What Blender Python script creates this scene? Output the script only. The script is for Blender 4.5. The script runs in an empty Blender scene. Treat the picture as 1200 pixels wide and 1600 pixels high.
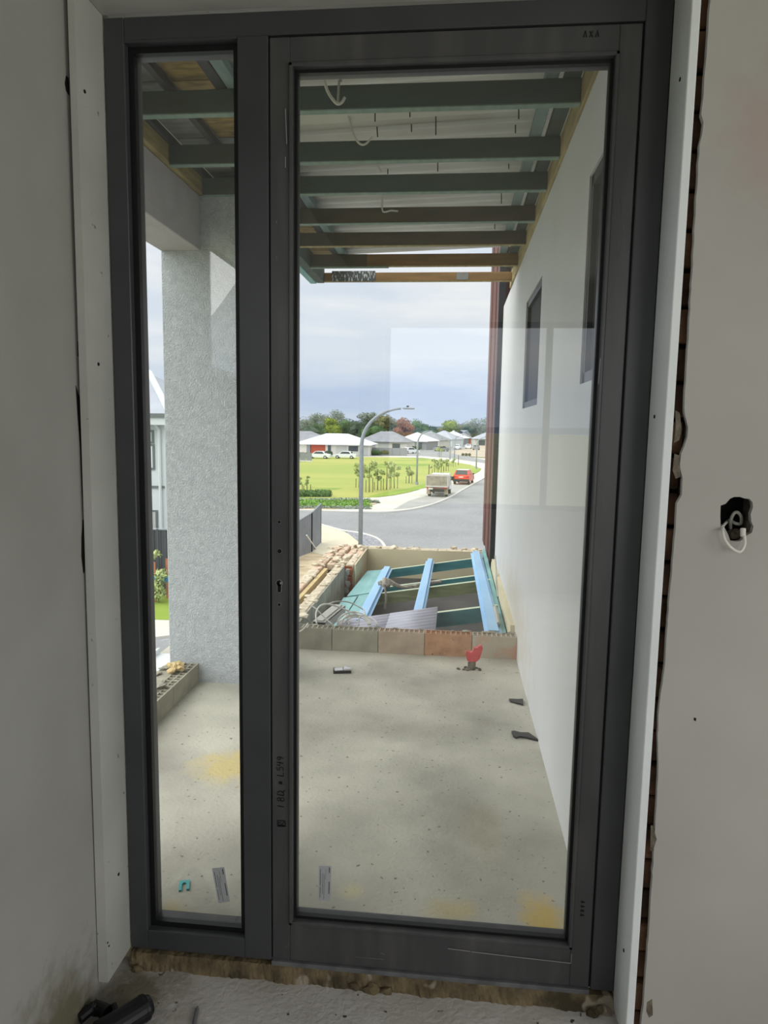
import bpy, bmesh, math, random
import numpy as np
from mathutils import Vector, Matrix
rnd = random.Random(7); NR = np.random.RandomState(7)
SC = bpy.context.scene; COL = SC.collection
PI = math.pi
# ------------------------------------------------------------------ camera
F, PITCH, YAW, ROLL = 1088.28, math.radians(6.959), math.radians(-5.636), math.radians(0.939)
CAM = Vector((0, -1.8195, 1.55))
fw = Vector((math.sin(YAW)*math.cos(PITCH), math.cos(YAW)*math.cos(PITCH), -math.sin(PITCH)))
rt0 = Vector((math.cos(YAW), -math.sin(YAW), 0)); up0 = rt0.cross(fw)
rt = rt0*math.cos(ROLL)+up0*math.sin(ROLL); up = -rt0*math.sin(ROLL)+up0*math.cos(ROLL)
cd = bpy.data.cameras.new('camera'); cam = bpy.data.objects.new('camera', cd); COL.objects.link(cam)
cam.matrix_world = Matrix(((rt.x, up.x, -fw.x, CAM.x), (rt.y, up.y, -fw.y, CAM.y), (rt.z, up.z, -fw.z, CAM.z), (0, 0, 0, 1)))
cd.sensor_fit = 'VERTICAL'; cd.sensor_height = 24; cd.lens = F*24/1600; cd.clip_end = 6000; cd.clip_start = .01
SC.camera = cam
# ------------------------------------------------------------------ sky, sun, exposure
W = bpy.data.worlds.new('overcast_sky'); SC.world = W; W.use_nodes = True
nt = W.node_tree; nt.nodes.clear(); N = nt.nodes; Lk = nt.links
o_ = N.new('ShaderNodeOutputWorld'); bg = N.new('ShaderNodeBackground'); Lk.new(bg.outputs[0], o_.inputs[0])
tc = N.new('ShaderNodeTexCoord'); sp = N.new('ShaderNodeSeparateXYZ'); Lk.new(tc.outputs['Generated'], sp.inputs[0])
gr = N.new('ShaderNodeValToRGB'); Lk.new(sp.outputs['Z'], gr.inputs[0])
els = gr.color_ramp.elements
els[0].position = 0.0; els[0].color = (.58, .70, .92, 1); els[1].position = 1; els[1].color = (2.1, 2.15, 2.25, 1)
for p, c in ((.05, (.62, .74, .97, 1)), (.10, (.88, .95, 1.06, 1)), (.2, (.86, .93, 1.06, 1)), (.35, (1.0, 1.05, 1.14, 1)), (.65, (1.6, 1.65, 1.75, 1))):
    e = els.new(p); e.color = c
mp = N.new('ShaderNodeMapping'); mp.inputs['Scale'].default_value = (1.6, 1.6, 9); mp.inputs['Location'].default_value = (.3, .1, .55); Lk.new(tc.outputs['Generated'], mp.inputs[0])
nz = N.new('ShaderNodeTexNoise'); nz.inputs['Scale'].default_value = 2.2; nz.inputs['Detail'].default_value = 6; nz.inputs['Roughness'].default_value = .55; Lk.new(mp.outputs[0], nz.inputs[0])
cr = N.new('ShaderNodeValToRGB'); Lk.new(nz.outputs[0], cr.inputs[0]); cr.color_ramp.elements[0].position = .40; cr.color_ramp.elements[1].position = .64
mx = N.new('ShaderNodeMix'); mx.data_type = 'RGBA'; Lk.new(cr.outputs[0], mx.inputs[0]); Lk.new(gr.outputs[0], mx.inputs[6])
ml = N.new('ShaderNodeMix'); ml.data_type = 'RGBA'; ml.blend_type = 'MULTIPLY'; ml.inputs[0].default_value = 1; Lk.new(gr.outputs[0], ml.inputs[6]); ml.inputs[7].default_value = (1.26, 1.17, 1.06, 1)
Lk.new(ml.outputs[2], mx.inputs[7]); Lk.new(mx.outputs[2], bg.inputs[0]); bg.inputs[1].default_value = 1.0
sd = bpy.data.lights.new('sun_behind_clouds', 'SUN'); sd.energy = 3.2; sd.angle = math.radians(92); sd.color = (1, .97, .92)
so = bpy.data.objects.new('sun_behind_clouds', sd); COL.objects.link(so); so.rotation_euler = (math.radians(58), 0, math.radians(-62))
def fill_lamp(nm, loc, rot, sx, sy, e):
    d = bpy.data.lights.new(nm, 'AREA'); d.shape = 'RECTANGLE'; d.size = sx; d.size_y = sy; d.energy = e; d.color = (1, .985, .95); o = bpy.data.objects.new(nm, d); COL.objects.link(o); o.location = loc; o.rotation_euler = rot
fill_lamp('fill_lamp_side_opening', (3.15, -2.4, 1.5), (0, math.radians(90), 0), 1.9, 2.3, 38)      # lamp added in the unseen side opening to brighten the room
fill_lamp('fill_lamp_back_window', (2.3, -4.95, 1.66), (math.radians(90), 0, 0), 1.5, 1.7, 30)   # lamp added by the back window, out of its reflection, to brighten the room
vs = SC.view_settings; vs.view_transform = 'Standard'; vs.look = 'None'; vs.gamma = 1; vs.use_curve_mapping = False; vs.exposure = 0.0
SC.cycles.max_bounces = 10; SC.cycles.transparent_max_bounces = 24; SC.cycles.diffuse_bounces = 5
# ------------------------------------------------------------------ helpers
def at(x, y, **k):
    d = fw+rt*((x-600)/F)-up*((y-800)/F)
    i = 'XYZ'.index(list(k)[0]); v = list(k.values())[0]
    return CAM+d*((v-CAM[i])/d[i])
G = -4.6
def srgb(c):
    return tuple(((v/255)/12.92 if v/255 <= .04045 else ((v/255+.055)/1.055)**2.4) for v in c)
MATS = {}
def mat(name, c, rough=.7, c2=None, scale=8, lo=.35, hi=.65, bump=0, bscale=60, metal=0, detail=6, stretch=(1, 1, 1), spec=.4, spots=None, stains=(), bdist=.01):
    """procedural material; c, c2 sRGB 0-255 colours mixed by a noise; spots=(colour, scale, threshold); stains=[(centre, radii, colour, strength)]"""
    if name in MATS: return MATS[name]
    m = bpy.data.materials.new(name); m.use_nodes = True; t = m.node_tree; n = t.nodes; l = t.links
    b = n['Principled BSDF']; b.inputs['Roughness'].default_value = rough; b.inputs['Metallic'].default_value = metal
    b.inputs['Specular IOR Level'].default_value = spec
    co = n.new('ShaderNodeTexCoord'); ma = n.new('ShaderNodeMapping'); ma.inputs['Scale'].default_value = stretch; l.new(co.outputs['Object'], ma.inputs[0])
    cur = None
    if c2:
        z = n.new('ShaderNodeTexNoise'); z.inputs['Scale'].default_value = scale; z.inputs['Detail'].default_value = detail; l.new(ma.outputs[0], z.inputs[0])
        r = n.new('ShaderNodeValToRGB'); l.new(z.outputs[0], r.inputs[0]); r.color_ramp.elements[0].position = lo; r.color_ramp.elements[1].position = hi
        r.color_ramp.elements[0].color = srgb(c)+(1,); r.color_ramp.elements[1].color = srgb(c2)+(1,); cur = r.outputs[0]
    else:
        q = n.new('ShaderNodeRGB'); q.outputs[0].default_value = srgb(c)+(1,); cur = q.outputs[0]
    def mixin(fac, col):
        nonlocal cur
        x = n.new('ShaderNodeMix'); x.data_type = 'RGBA'; l.new(fac, x.inputs[0]); l.new(cur, x.inputs[6]); x.inputs[7].default_value = srgb(col)+(1,); cur = x.outputs[2]
    if spots:
        z = n.new('ShaderNodeTexNoise'); z.inputs['Scale'].default_value = spots[1]; z.inputs['Detail'].default_value = 2; l.new(co.outputs['Object'], z.inputs[0])
        r = n.new('ShaderNodeValToRGB'); l.new(z.outputs[0], r.inputs[0]); r.color_ramp.elements[0].position = spots[2]; r.color_ramp.elements[1].position = spots[2]+.04; mixin(r.outputs[0], spots[0])
    for ctr, rad, col, st in stains:
        g = n.new('ShaderNodeVectorMath'); g.operation = 'SUBTRACT'; l.new(co.outputs['Object'], g.inputs[0]); g.inputs[1].default_value = ctr
        h = n.new('ShaderNodeVectorMath'); h.operation = 'DIVIDE'; l.new(g.outputs[0], h.inputs[0]); h.inputs[1].default_value = rad
        k = n.new('ShaderNodeVectorMath'); k.operation = 'LENGTH'; l.new(h.outputs[0], k.inputs[0])
        z = n.new('ShaderNodeTexNoise'); z.inputs['Scale'].default_value = 9; z.inputs['Detail'].default_value = 7; z.inputs['Roughness'].default_value = .65; l.new(co.outputs['Object'], z.inputs[0])
        a = n.new('ShaderNodeMath'); a.operation = 'MULTIPLY_ADD'; l.new(z.outputs[0], a.inputs[0]); a.inputs[1].default_value = 1.8; l.new(k.outputs['Value'], a.inputs[2])
        r = n.new('ShaderNodeMapRange'); l.new(a.outputs[0], r.inputs[0]); r.inputs[1].default_value = 1.2; r.inputs[2].default_value = 1.9; r.inputs[3].default_value = st; r.inputs[4].default_value = 0; mixin(r.outputs[0], col)
    l.new(cur, b.inputs['Base Color'])
    if bump:
        z = n.new('ShaderNodeTexNoise'); z.inputs['Scale'].default_value = bscale; z.inputs['Detail'].default_value = 4; l.new(ma.outputs[0], z.inputs[0])
        u = n.new('ShaderNodeBump'); u.inputs['Strength'].default_value = bump; u.inputs['Distance'].default_value = bdist; l.new(z.outputs[0], u.inputs['Height']); l.new(u.outputs[0], b.inputs['Normal'])
    MATS[name] = m; return m
def glass(name, r0, tint):
    m = bpy.data.materials.new(name); m.use_nodes = True; t = m.node_tree; n = t.nodes; l = t.links; n.clear()
    o = n.new('ShaderNodeOutputMaterial'); mi = n.new('ShaderNodeMixShader'); tr = n.new('ShaderNodeBsdfTransparent'); gl = n.new('ShaderNodeBsdfGlossy')
    tr.inputs[0].default_value = tint+(1,); gl.inputs['Roughness'].default_value = 0.0
    lw = n.new('ShaderNodeLayerWeight'); lw.inputs[0].default_value = .5
    p = n.new('ShaderNodeMath'); p.operation = 'POWER'; l.new(lw.outputs['Facing'], p.inputs[0]); p.inputs[1].default_value = 5
    q = n.new('ShaderNodeMath'); q.operation = 'MULTIPLY_ADD'; l.new(p.outputs[0], q.inputs[0]); q.inputs[1].default_value = 1-r0; q.inputs[2].default_value = r0
    l.new(q.outputs[0], mi.inputs[0]); l.new(tr.outputs[0], mi.inputs[1]); l.new(gl.outputs[0], mi.inputs[2]); l.new(mi.outputs[0], o.inputs[0])
    return m
class MB:
    def __init__(s): s.v = []; s.f = []
    def add(s, vs, fs):
        k = len(s.v); s.v += [tuple(a) for a in vs]; s.f += [tuple(i+k for i in g) for g in fs]; return s
    def box(s, x0, x1, y0, y1, z0, z1, M=None):
        vs = [Vector((x, y, z)) for z in (z0, z1) for y in (y0, y1) for x in (x0, x1)]
        if M is not None: vs = [M @ v for v in vs]
        return s.add(vs, [(0, 2, 3, 1), (4, 5, 7, 6), (0, 1, 5, 4), (2, 6, 7, 3), (0, 4, 6, 2), (1, 3, 7, 5)])
    def bbox(s, x0, x1, y0, y1, z0, z1, b=.004, M=None):
        """chamfered box"""
        bm = bmesh.new(); bmesh.ops.create_cube(bm, size=1)
        for v in bm.verts: v.co = Vector(((x0+x1)/2+v.co.x*(x1-x0), (y0+y1)/2+v.co.y*(y1-y0), (z0+z1)/2+v.co.z*(z1-z0)))
        bmesh.ops.bevel(bm, geom=list(bm.edges), offset=b, segments=1, affect='EDGES')
        if M is not None: bm.transform(M)
        bm.verts.index_update(); s.add([v.co for v in bm.verts], [[v.index for v in g.verts] for g in bm.faces]); bm.free(); return s
    def prism(s, poly, a0, a1, ax='Z'):
        """polygon extruded along an axis; poly is 2-D in the two other axes (XY, XZ for Y, YZ for X)"""
        n = len(poly)
        def P(p, a): return {'Z': (p[0], p[1], a), 'Y': (p[0], a, p[1]), 'X': (a, p[0], p[1])}[ax]
        return s.add([P(p, a0) for p in poly]+[P(p, a1) for p in poly], [tuple(range(n))[::-1], tuple(range(n, 2*n))]+[(i, (i+1) % n, (i+1) % n+n, i+n) for i in range(n)])
    def tube(s, pts, r, n=8, r2=None):
        pts = [Vector(p) for p in pts]; k = len(pts); rs = [r+(r2-r)*i/(k-1) for i in range(k)] if r2 is not None else [r]*k
        vs = []; prev = None
        for i, p in enumerate(pts):
            t = (pts[min(i+1, k-1)]-pts[max(i-1, 0)]).normalized()
            a = prev if prev is not None else (Vector((0, 0, 1)) if abs(t.z) < .9 else Vector((1, 0, 0)))
            a = (a-t*a.dot(t)).normalized(); prev = a; b = t.cross(a)
            vs += [p+(a*math.cos(2*PI*j/n)+b*math.sin(2*PI*j/n))*rs[i] for j in range(n)]
        fs = [(i*n+j, i*n+(j+1) % n, (i+1)*n+(j+1) % n, (i+1)*n+j) for i in range(k-1) for j in range(n)]
        return s.add(vs, fs+[tuple(range(n))[::-1], tuple(range((k-1)*n, k*n))])
    def blob(s, c, rad, seed=0, amp=.25, sub=2):
        bm = bmesh.new(); bmesh.ops.create_icosphere(bm, subdivisions=sub, radius=1); r = random.Random(seed)
        ph = [(Vector((r.uniform(-1, 1), r.uniform(-1, 1), r.uniform(-1, 1)))*4, r.uniform(0, 6)) for _ in range(5)]
        for v in bm.verts:
            d = 1+amp*sum(math.sin(v.co.dot(a)+b) for a, b in ph)/2.5; v.co = Vector((c[0]+v.co.x*d*rad[0], c[1]+v.co.y*d*rad[1], c[2]+v.co.z*d*rad[2]))
        bm.verts.index_update(); s.add([v.co for v in bm.verts], [[v.index for v in g.verts] for g in bm.faces]); bm.free(); return s
    def build(s, name, m, parent=None, smooth=False, loc=None):
        me = bpy.data.meshes.new(name); me.from_pydata(s.v, [], s.f); me.validate()
        bm = bmesh.new(); bm.from_mesh(me); bmesh.ops.recalc_face_normals(bm, faces=bm.faces); bm.to_mesh(me); bm.free()
        if smooth: me.shade_smooth()
        me.materials.append(m); o = bpy.data.objects.new(name, me); COL.objects.link(o)
        if parent: o.parent = parent
        if loc: o.location = loc
        return o
def curve_pts(p, n=8):
    """Catmull-Rom through points"""
    p = [Vector(a) for a in p]; p = [p[0]*2-p[1]]+p+[p[-1]*2-p[-2]]; out = []
    for i in range(1, len(p)-2):
        for k in range(n):
            t = k/n; out.append(.5*((2*p[i])+(p[i+1]-p[i-1])*t+(2*p[i-1]-5*p[i]+4*p[i+1]-p[i+2])*t*t+(3*p[i]-p[i-1]-3*p[i+1]+p[i+2])*t**3))
    return out+[p[-2]]
def tag(o, label=None, cat=None, group=None, kind=None):
    for k, v in (('label', label), ('category', cat), ('group', group), ('kind', kind)):
        if v: o[k] = v
    return o
def thing(name, label, cat, loc=(0, 0, 0), rz=0, group=None):
    o = bpy.data.objects.new(name, None); o.empty_display_size = .1; COL.objects.link(o); o.location = loc; o.rotation_euler.z = rz
    return tag(o, label, cat, group)
def struct(name, mb, m, parent=None, **k):
    o = mb.build(name, m, parent, **k)
    if not parent: o['kind'] = 'structure'
    return o
def copy_tree(o, parent=None):
    c = o.copy(); COL.objects.link(c); c.parent = parent
    for ch in [x for x in COL.objects if x.parent == o]: copy_tree(ch, c)
    return c
def R3(x=0, y=0, z=0): return Matrix.Rotation(z, 4, 'Z') @ Matrix.Rotation(y, 4, 'Y') @ Matrix.Rotation(x, 4, 'X')
def T(*a): return Matrix.Translation(Vector(a))
# ------------------------------------------------------------------ materials
M = {}
M['frame'] = mat('charcoal_powdercoat', (58, 60, 63), .42, (64, 66, 69), 5, bump=.05, bscale=400, spec=.5, bdist=.001)
M['leaf'] = mat('charcoal_powdercoat_dusty', (66, 67, 69), .4, (88, 87, 85), 3, .45, .85, stretch=(6, 6, 1), spec=.5)
M['gasket'] = mat('black_rubber', (16, 17, 20), .5)
M['sill'] = mat('grey_aluminium_sill', (112, 114, 116), .4, (84, 86, 88), 12)
M['wall'] = mat('grey_white_plaster', (168, 167, 163), .85, (148, 147, 142), 2.2, .3, .75, bump=.15, bscale=14, spots=((118, 116, 108), 26, .74))
M['wallL'] = mat('grey_white_plaster_stained', (170, 170, 166), .85, (150, 149, 144), 1.8, .3, .75, bump=.15, bscale=12, stains=[((-.947, -.35, 0), (.2, .35, .22), (98, 92, 66), .85)])
M['wallR'] = mat('warm_white_plaster', (176, 174, 168), .85, (158, 156, 150), 1.8, .3, .8, bump=.12, bscale=12, stains=[((.66, -.13, 2.2), (.12, .1, .16), (170, 140, 134), .4)])
M['board'] = mat('white_reveal_board_lit', (226, 231, 232), .6, (214, 220, 220), 4, .3, .8, bump=.04, bscale=60)  # lighter and bluer: light on the right jamb put into the colour
M['boardL'] = mat('white_reveal_board_shaded_scuffed', (188, 188, 184), .6, (168, 169, 164), 4, .3, .8, spots=((130, 130, 124), 40, .72))  # darker base paints the left jamb's shade; the spots are scuffs
M['dark'] = mat('dark_cavity', (18, 16, 15), .95)  # near-black paints the shade inside holes, cracks and gaps
M['brickgap'] = mat('brown_brick_in_gap', (132, 98, 74), .95, (70, 52, 40), 7, stretch=(1, 1, 1.4), bump=.6, bscale=40)
M['intfloor'] = mat('bare_concrete_indoor', (206, 203, 200), .9, (176, 171, 164), 5, .3, .7, bump=.4, bscale=60, spots=((74, 68, 62), 34, .70), stains=[((-.85, -.12, -.05), (.16, .14, .1), (104, 96, 70), .8)])
M['mortar'] = mat('dirty_mortar', (122, 108, 82), .95, (70, 62, 46), 16, .35, .65, bump=.9, bscale=50, spots=((150, 140, 124), 12, .62))
M['slab'] = mat('balcony_concrete', (208, 205, 190), .85, (156, 153, 142), 1.6, .34, .66, bump=.35, bscale=60, detail=12, spots=((120, 116, 104), 42, .675),
    stains=[((-.98, 1.12, 0), (.2, .2, .2), (214, 192, 120), .75), ((-.88, .1, 0), (.14, .12, .2), (210, 188, 110), .75), ((.33, .27, 0), (.09, .14, .2), (216, 186, 104), .9), ((.04, .28, 0), (.12, .07, .2), (206, 188, 128), .6),
            ((.15, .75, 0), (.1, .25, .2), (186, 176, 134), .35), ((-.1, 1.6, 0), (.5, .16, .2), (146, 142, 130), .35), ((.05, .8, 0), (.22, .3, .2), (148, 144, 132), .4), ((-.3, .33, 0), (.05, .05, .1), (206, 196, 150), .6)])
M['render'] = mat('grey_texture_render', (196, 202, 206), .9, (178, 184, 188), 30, .3, .7, bump=.9, bscale=120, detail=8, spots=((216, 219, 220), 90, .62))
M['beam'] = mat('smooth_beam_render', (190, 186, 188), .9, (178, 174, 176), 6, bump=.3, bscale=60)
M['white_wall'] = mat('white_external_render', (216, 217, 218), .8, (202, 203, 202), 1.2, .3, .75, bump=.15, bscale=30, stretch=(1, 1, .4), stains=[((.46, 3.2, .25), (.1, 1.4, .35), (196, 184, 158), .5)])
M['hob'] = mat('rendered_hob', (178, 174, 156), .9, (150, 146, 130), 7, .3, .7, bump=.5, bscale=40)
M['hobpink'] = mat('rendered_hob_pinkish', (192, 172, 152), .9, (168, 152, 134), 9, .3, .7, bump=.5, bscale=40)
M['hobtan'] = mat('bare_tan_brick', (196, 152, 116), .9, (170, 128, 98), 14, .35, .65, bump=.5, bscale=40, spots=((100, 86, 70), 30, .68))
M['hobmix'] = mat('rendered_hob_mixed', (182, 172, 154), .9, (196, 150, 120), 5, .5, .68, bump=.5, bscale=40)
M['brick'] = mat('cream_brick_mortared', (222, 212, 190), .95, (190, 176, 152), 12, .35, .65, bump=1, bscale=45)
M['brickpink'] = mat('broken_pink_brick', (206, 172, 148), .95, (216, 200, 176), 14, .4, .65, bump=1, bscale=50)
M['redbrick'] = mat('raw_red_brick', (168, 92, 62), .95, (126, 74, 54), 20, bump=.8, bscale=50)
M['cream'] = mat('cream_render', (214, 204, 172), .9, (198, 188, 158), 2.5, .3, .75, bump=.2, bscale=30)
M['greyrender'] = mat('grey_scratch_render', (176, 172, 156), .9, (146, 142, 128), 6, bump=.5, bscale=40)
M['insul'] = mat('yellow_foam_strip', (212, 190, 140), .9, (190, 166, 118), 20)
M['teal'] = mat('teal_treated_pine', (78, 138, 142), .75, (56, 108, 112), 3, .3, .7, stretch=(1, 6, 6), bump=.2, bscale=30)
M['tealpale'] = mat('pale_teal_board', (144, 188, 186), .75, (122, 170, 170), 4, .3, .7, stretch=(6, 1, 6), bump=.15, bscale=30)
M['tealpaley'] = mat('pale_teal_edge', (140, 160, 148), .75, (122, 144, 134), 4, stretch=(6, 1, 6))
M['tealwash'] = mat('washed_teal_timber', (138, 158, 156), .8, (118, 138, 138), 4, stretch=(6, 1, 6))
M['olive'] = mat('olive_treated_pine', (138, 142, 106), .8, (110, 118, 88), 4, stretch=(1, 8, 8), bump=.2, bscale=30)
M['tealdark'] = mat('dark_teal_rafter', (76, 96, 92), .85, (72, 80, 70), 2.2, .35, .65, stretch=(1, 6, 6), bump=.2, bscale=30)
M['brownrafter'] = mat('weathered_brown_rafter', (96, 86, 70), .8, (72, 70, 60), 2.2, .35, .65, stretch=(1, 7, 7), bump=.2, bscale=30)
M['tanrafter'] = mat('honey_brown_rafter', (140, 108, 66), .8, (110, 86, 56), 3, .35, .65, stretch=(1, 8, 8), spots=((188, 170, 130), 40, .74))
M['yellowpine'] = mat('yellow_pine_plate', (176, 160, 110), .8, (142, 128, 88), 5, .35, .65, stretch=(6, 1, 6), bump=.25, bscale=30)
M['ply'] = mat('aged_yellow_ply', (172, 148, 96), .85, (120, 104, 68), 6, .35, .65, stretch=(2, 5, 1))
M['plygrey'] = mat('grey_fibre_board', (136, 138, 134), .85, (110, 112, 110), 9, stretch=(1, 3, 1))
M['zinc'] = mat('zincalume_sheet', (236, 234, 232), .7, (216, 214, 210), 2, metal=0, spec=.4)
M['zincsheet'] = mat('offcut_zinc_sheet', (190, 190, 202), .5, (178, 178, 192), 5, metal=0)
M['bluesteel'] = mat('pale_blue_steel_batten', (162, 202, 234), .45, (146, 190, 228), 3, stretch=(1, .5, 1))
M['cable'] = mat('white_pvc_cable', (214, 212, 204), .5)
M['cablegrey'] = mat('grey_white_cable', (168, 168, 160), .6)
M['rope'] = mat('dirty_white_rope', (206, 198, 184), .95, (160, 150, 136), 40, bump=1, bscale=200)
M['brown'] = mat('brown_steel_cladding', (112, 72, 64), .7, (90, 58, 52), 6, stretch=(1, 1, .3))
M['darkwin'] = mat('dark_window_frame', (66, 66, 68), .5)
M['winpane'] = mat('dark_window_glass', (62, 63, 65), .7, spec=.1)
M['red'] = mat('red_plastic', (206, 84, 84), .5, (186, 66, 68), 12)
M['blackmetal'] = mat('black_painted_metal', (20, 20, 24), .45)
M['silvermetal'] = mat('bright_metal', (206, 206, 214), .35, metal=.3)
M['rubble'] = mat('grey_rubble', (120, 112, 98), .95, (78, 72, 62), 30, bump=1, bscale=60)
M['chrome'] = mat('bare_aluminium_edge', (150, 150, 152), .5, metal=.3)
M['ink'] = mat('black_marker_ink', (10, 10, 12), .5)
M['sticker'] = mat('grey_film_sticker', (205, 205, 210), .6)
M['print'] = mat('sticker_print', (66, 66, 70), .6)
M['aqua'] = mat('aqua_plastic', (86, 176, 178), .5)
M['asphalt'] = mat('grey_asphalt', (148, 150, 151), .9, (136, 138, 139), .35, .3, .7, spots=((158, 160, 160), 5, .6))
M['asphalt2'] = mat('pale_bay_asphalt', (170, 170, 166), .9, (156, 156, 152), .5)
M['concrete'] = mat('pale_footpath_concrete', (208, 206, 196), .9, (194, 191, 181), .4, .3, .7)
M['path'] = mat('cream_footpath', (218, 210, 186), .9, (204, 196, 172), .7, .3, .7)
M['kerb'] = mat('kerb_concrete', (216, 214, 206), .9)
M['agg'] = mat('exposed_aggregate', (170, 172, 176), .9, (120, 122, 128), 9, .4, .6)
M['sand'] = mat('sandy_rubble_ground', (212, 194, 160), .95, (178, 160, 132), 1.5, .35, .65, spots=((140, 118, 98), 3, .66))
M['lawn'] = mat('park_lawn', (146, 160, 78), .95, (166, 168, 88), .07, .35, .65, spots=((120, 146, 58), .12, .62), stretch=(.6, 1.6, 1))
M['lawnedge'] = mat('bright_green_lawn', (124, 152, 54), .95, (140, 160, 62), .4)
M['ground'] = mat('suburb_ground', (118, 124, 92), .95, (142, 140, 112), .02)
M['dirt'] = mat('building_site_dirt', (190, 178, 160), .95, (160, 150, 134), .2)
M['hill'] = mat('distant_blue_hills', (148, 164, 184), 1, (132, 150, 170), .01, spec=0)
M['galv'] = mat('galvanised_pole', (150, 158, 164), .45, (138, 146, 152), 6)
M['wood'] = mat('tree_bark', (118, 104, 88), .95, (90, 78, 66), 3, stretch=(1, 1, .3))
M['stake'] = mat('timber_stake', (96, 78, 62), .9)
M['orangestake'] = mat('orange_pine_stake', (196, 130, 92), .8, (170, 106, 76), 6)
M['bluetape'] = mat('blue_mesh', (40, 130, 190), .6)
M['fencegrey'] = mat('grey_steel_fence', (134, 138, 144), .5, (122, 126, 132), 1)
M['fencedark'] = mat('dark_grey_steel_fence', (74, 78, 84), .5, (66, 70, 76), 2)
M['gutter'] = mat('grey_gutter', (108, 116, 114), .5)
M['roofwhite'] = mat('white_metal_roof', (226, 230, 236), .5)
M['roofgrey'] = mat('grey_metal_roof', (140, 144, 150), .6, (126, 130, 136), .6)
M['roofmid'] = mat('mid_grey_roof', (168, 174, 184), .6, (158, 162, 172), .5)
M['hwall'] = mat('pale_house_wall', (206, 204, 196), .85)
M['hwhite'] = mat('white_house_wall', (214, 222, 222), .85)
M['hgrey'] = mat('grey_house_wall', (138, 142, 146), .85)
M['hred'] = mat('red_brick_wall', (176, 84, 62), .9, (160, 72, 52), 2)
M['hwin'] = mat('house_window', (70, 80, 88), .15)
M['garage'] = mat('garage_door', (184, 186, 184), .6)
M['tyre'] = mat('tyre_rubber', (28, 28, 30), .9)
M['carwhite'] = mat('white_car_paint', (224, 228, 232), .25)
M['carred'] = mat('orange_red_car_paint', (222, 72, 44), .25)
M['carblack'] = mat('black_car_trim', (34, 34, 38), .5)
M['carglass'] = mat('car_glass', (50, 56, 62), .1)
M['lamp_red'] = mat('tail_lamp_red', (190, 30, 30), .3)
M['traymesh'] = mat('dusty_tray_panel', (164, 156, 138), .7, (134, 126, 110), 2)
M['traymetal'] = mat('pale_tray_metal', (196, 192, 184), .5)
M['plate'] = mat('number_plate', (222, 220, 206), .5)
def leafmat(k, a, b): M[k] = mat('leaves_'+k, a, .8, b, .6, .35, .65)
leafmat('gum', (122, 134, 120), (146, 156, 138)); leafmat('yellowgreen', (142, 158, 50), (112, 136, 44)); leafmat('green', (84, 114, 62), (64, 94, 52)); leafmat('darkgreen', (72, 92, 70), (58, 78, 60))
leafmat('olivebrown', (118, 116, 76), (96, 100, 62)); leafmat('rust', (164, 118, 90), (140, 100, 76)); leafmat('young', (184, 196, 134), (158, 174, 112)); leafmat('shrub', (104, 150, 62), (128, 172, 70)); leafmat('silver', (156, 168, 152), (130, 146, 128)); leafmat('hedge', (72, 108, 52), (96, 132, 60))
GL = glass('window_glass', .08, (.95, .965, .96))
# ------------------------------------------------------------------ setting: room shell
XL, XR, YB, ZC, ZF = -.947, 3.2, -5.0, 2.9, -.05
struct('floor', MB().box(-1.2, XR, YB, .02, -.3, ZF), M['intfloor'])
struct('ceiling', MB().box(-1.2, XR+.2, YB-.2, .25, ZC, ZC+.15), M['wall'])
# left wall with a high window opening (seen mirrored in the side light)
wy0, wy1, wz0, wz1 = -2.5, -.785, 1.755, 2.345
struct('wall_left', MB().box(XL-.2, XL, YB, wy0, ZF, ZC).box(XL-.2, XL, wy1, 0, ZF, ZC).box(XL-.2, XL, wy0, wy1, ZF, wz0).box(XL-.2, XL, wy0, wy1, wz1, ZC), M['wallL'])
w = struct('window_1', MB().box(XL-.12, XL-.06, wy0, wy1, wz0, wz0+.03).box(XL-.12, XL-.06, wy0, wy1, wz1-.03, wz1).box(XL-.12, XL-.06, wy1-.03, wy1, wz0, wz1).box(XL-.12, XL-.06, wy0, wy0+.03, wz0, wz1), M['board'])
# back wall with a wide window
bx0, bx1, bz0, bz1 = -.7, 2.6, .757, 2.57
struct('wall_back', MB().box(XL-.2, bx0, YB-.2, YB, ZF, ZC).box(bx1, XR+.2, YB-.2, YB, ZF, ZC).box(bx0, bx1, YB-.2, YB, ZF, bz0).box(bx0, bx1, YB-.2, YB, bz1, ZC), M['wall'])
struct('window_2', MB().box(bx0, bx1, YB-.12, YB-.06, bz0, bz0+.05).box(bx0, bx1, YB-.12, YB-.06, bz1-.05, bz1).box(.855, .915, YB-.12, YB-.06, bz0, bz1).box(bx0, bx0+.05, YB-.12, YB-.06, bz0, bz1).box(bx1-.05, bx1, YB-.12, YB-.06, bz0, bz1), M['frame'])
struct('wall_right', MB().box(XR, XR+.2, YB, -3.6, ZF, ZC).box(XR, XR+.2, -1.2, .2, ZF, ZC).box(XR, XR+.2, -3.6, -1.2, 2.5, ZC).box(XR, XR+.2, -3.6, -1.2, ZF, .5), M['wall'])
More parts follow.
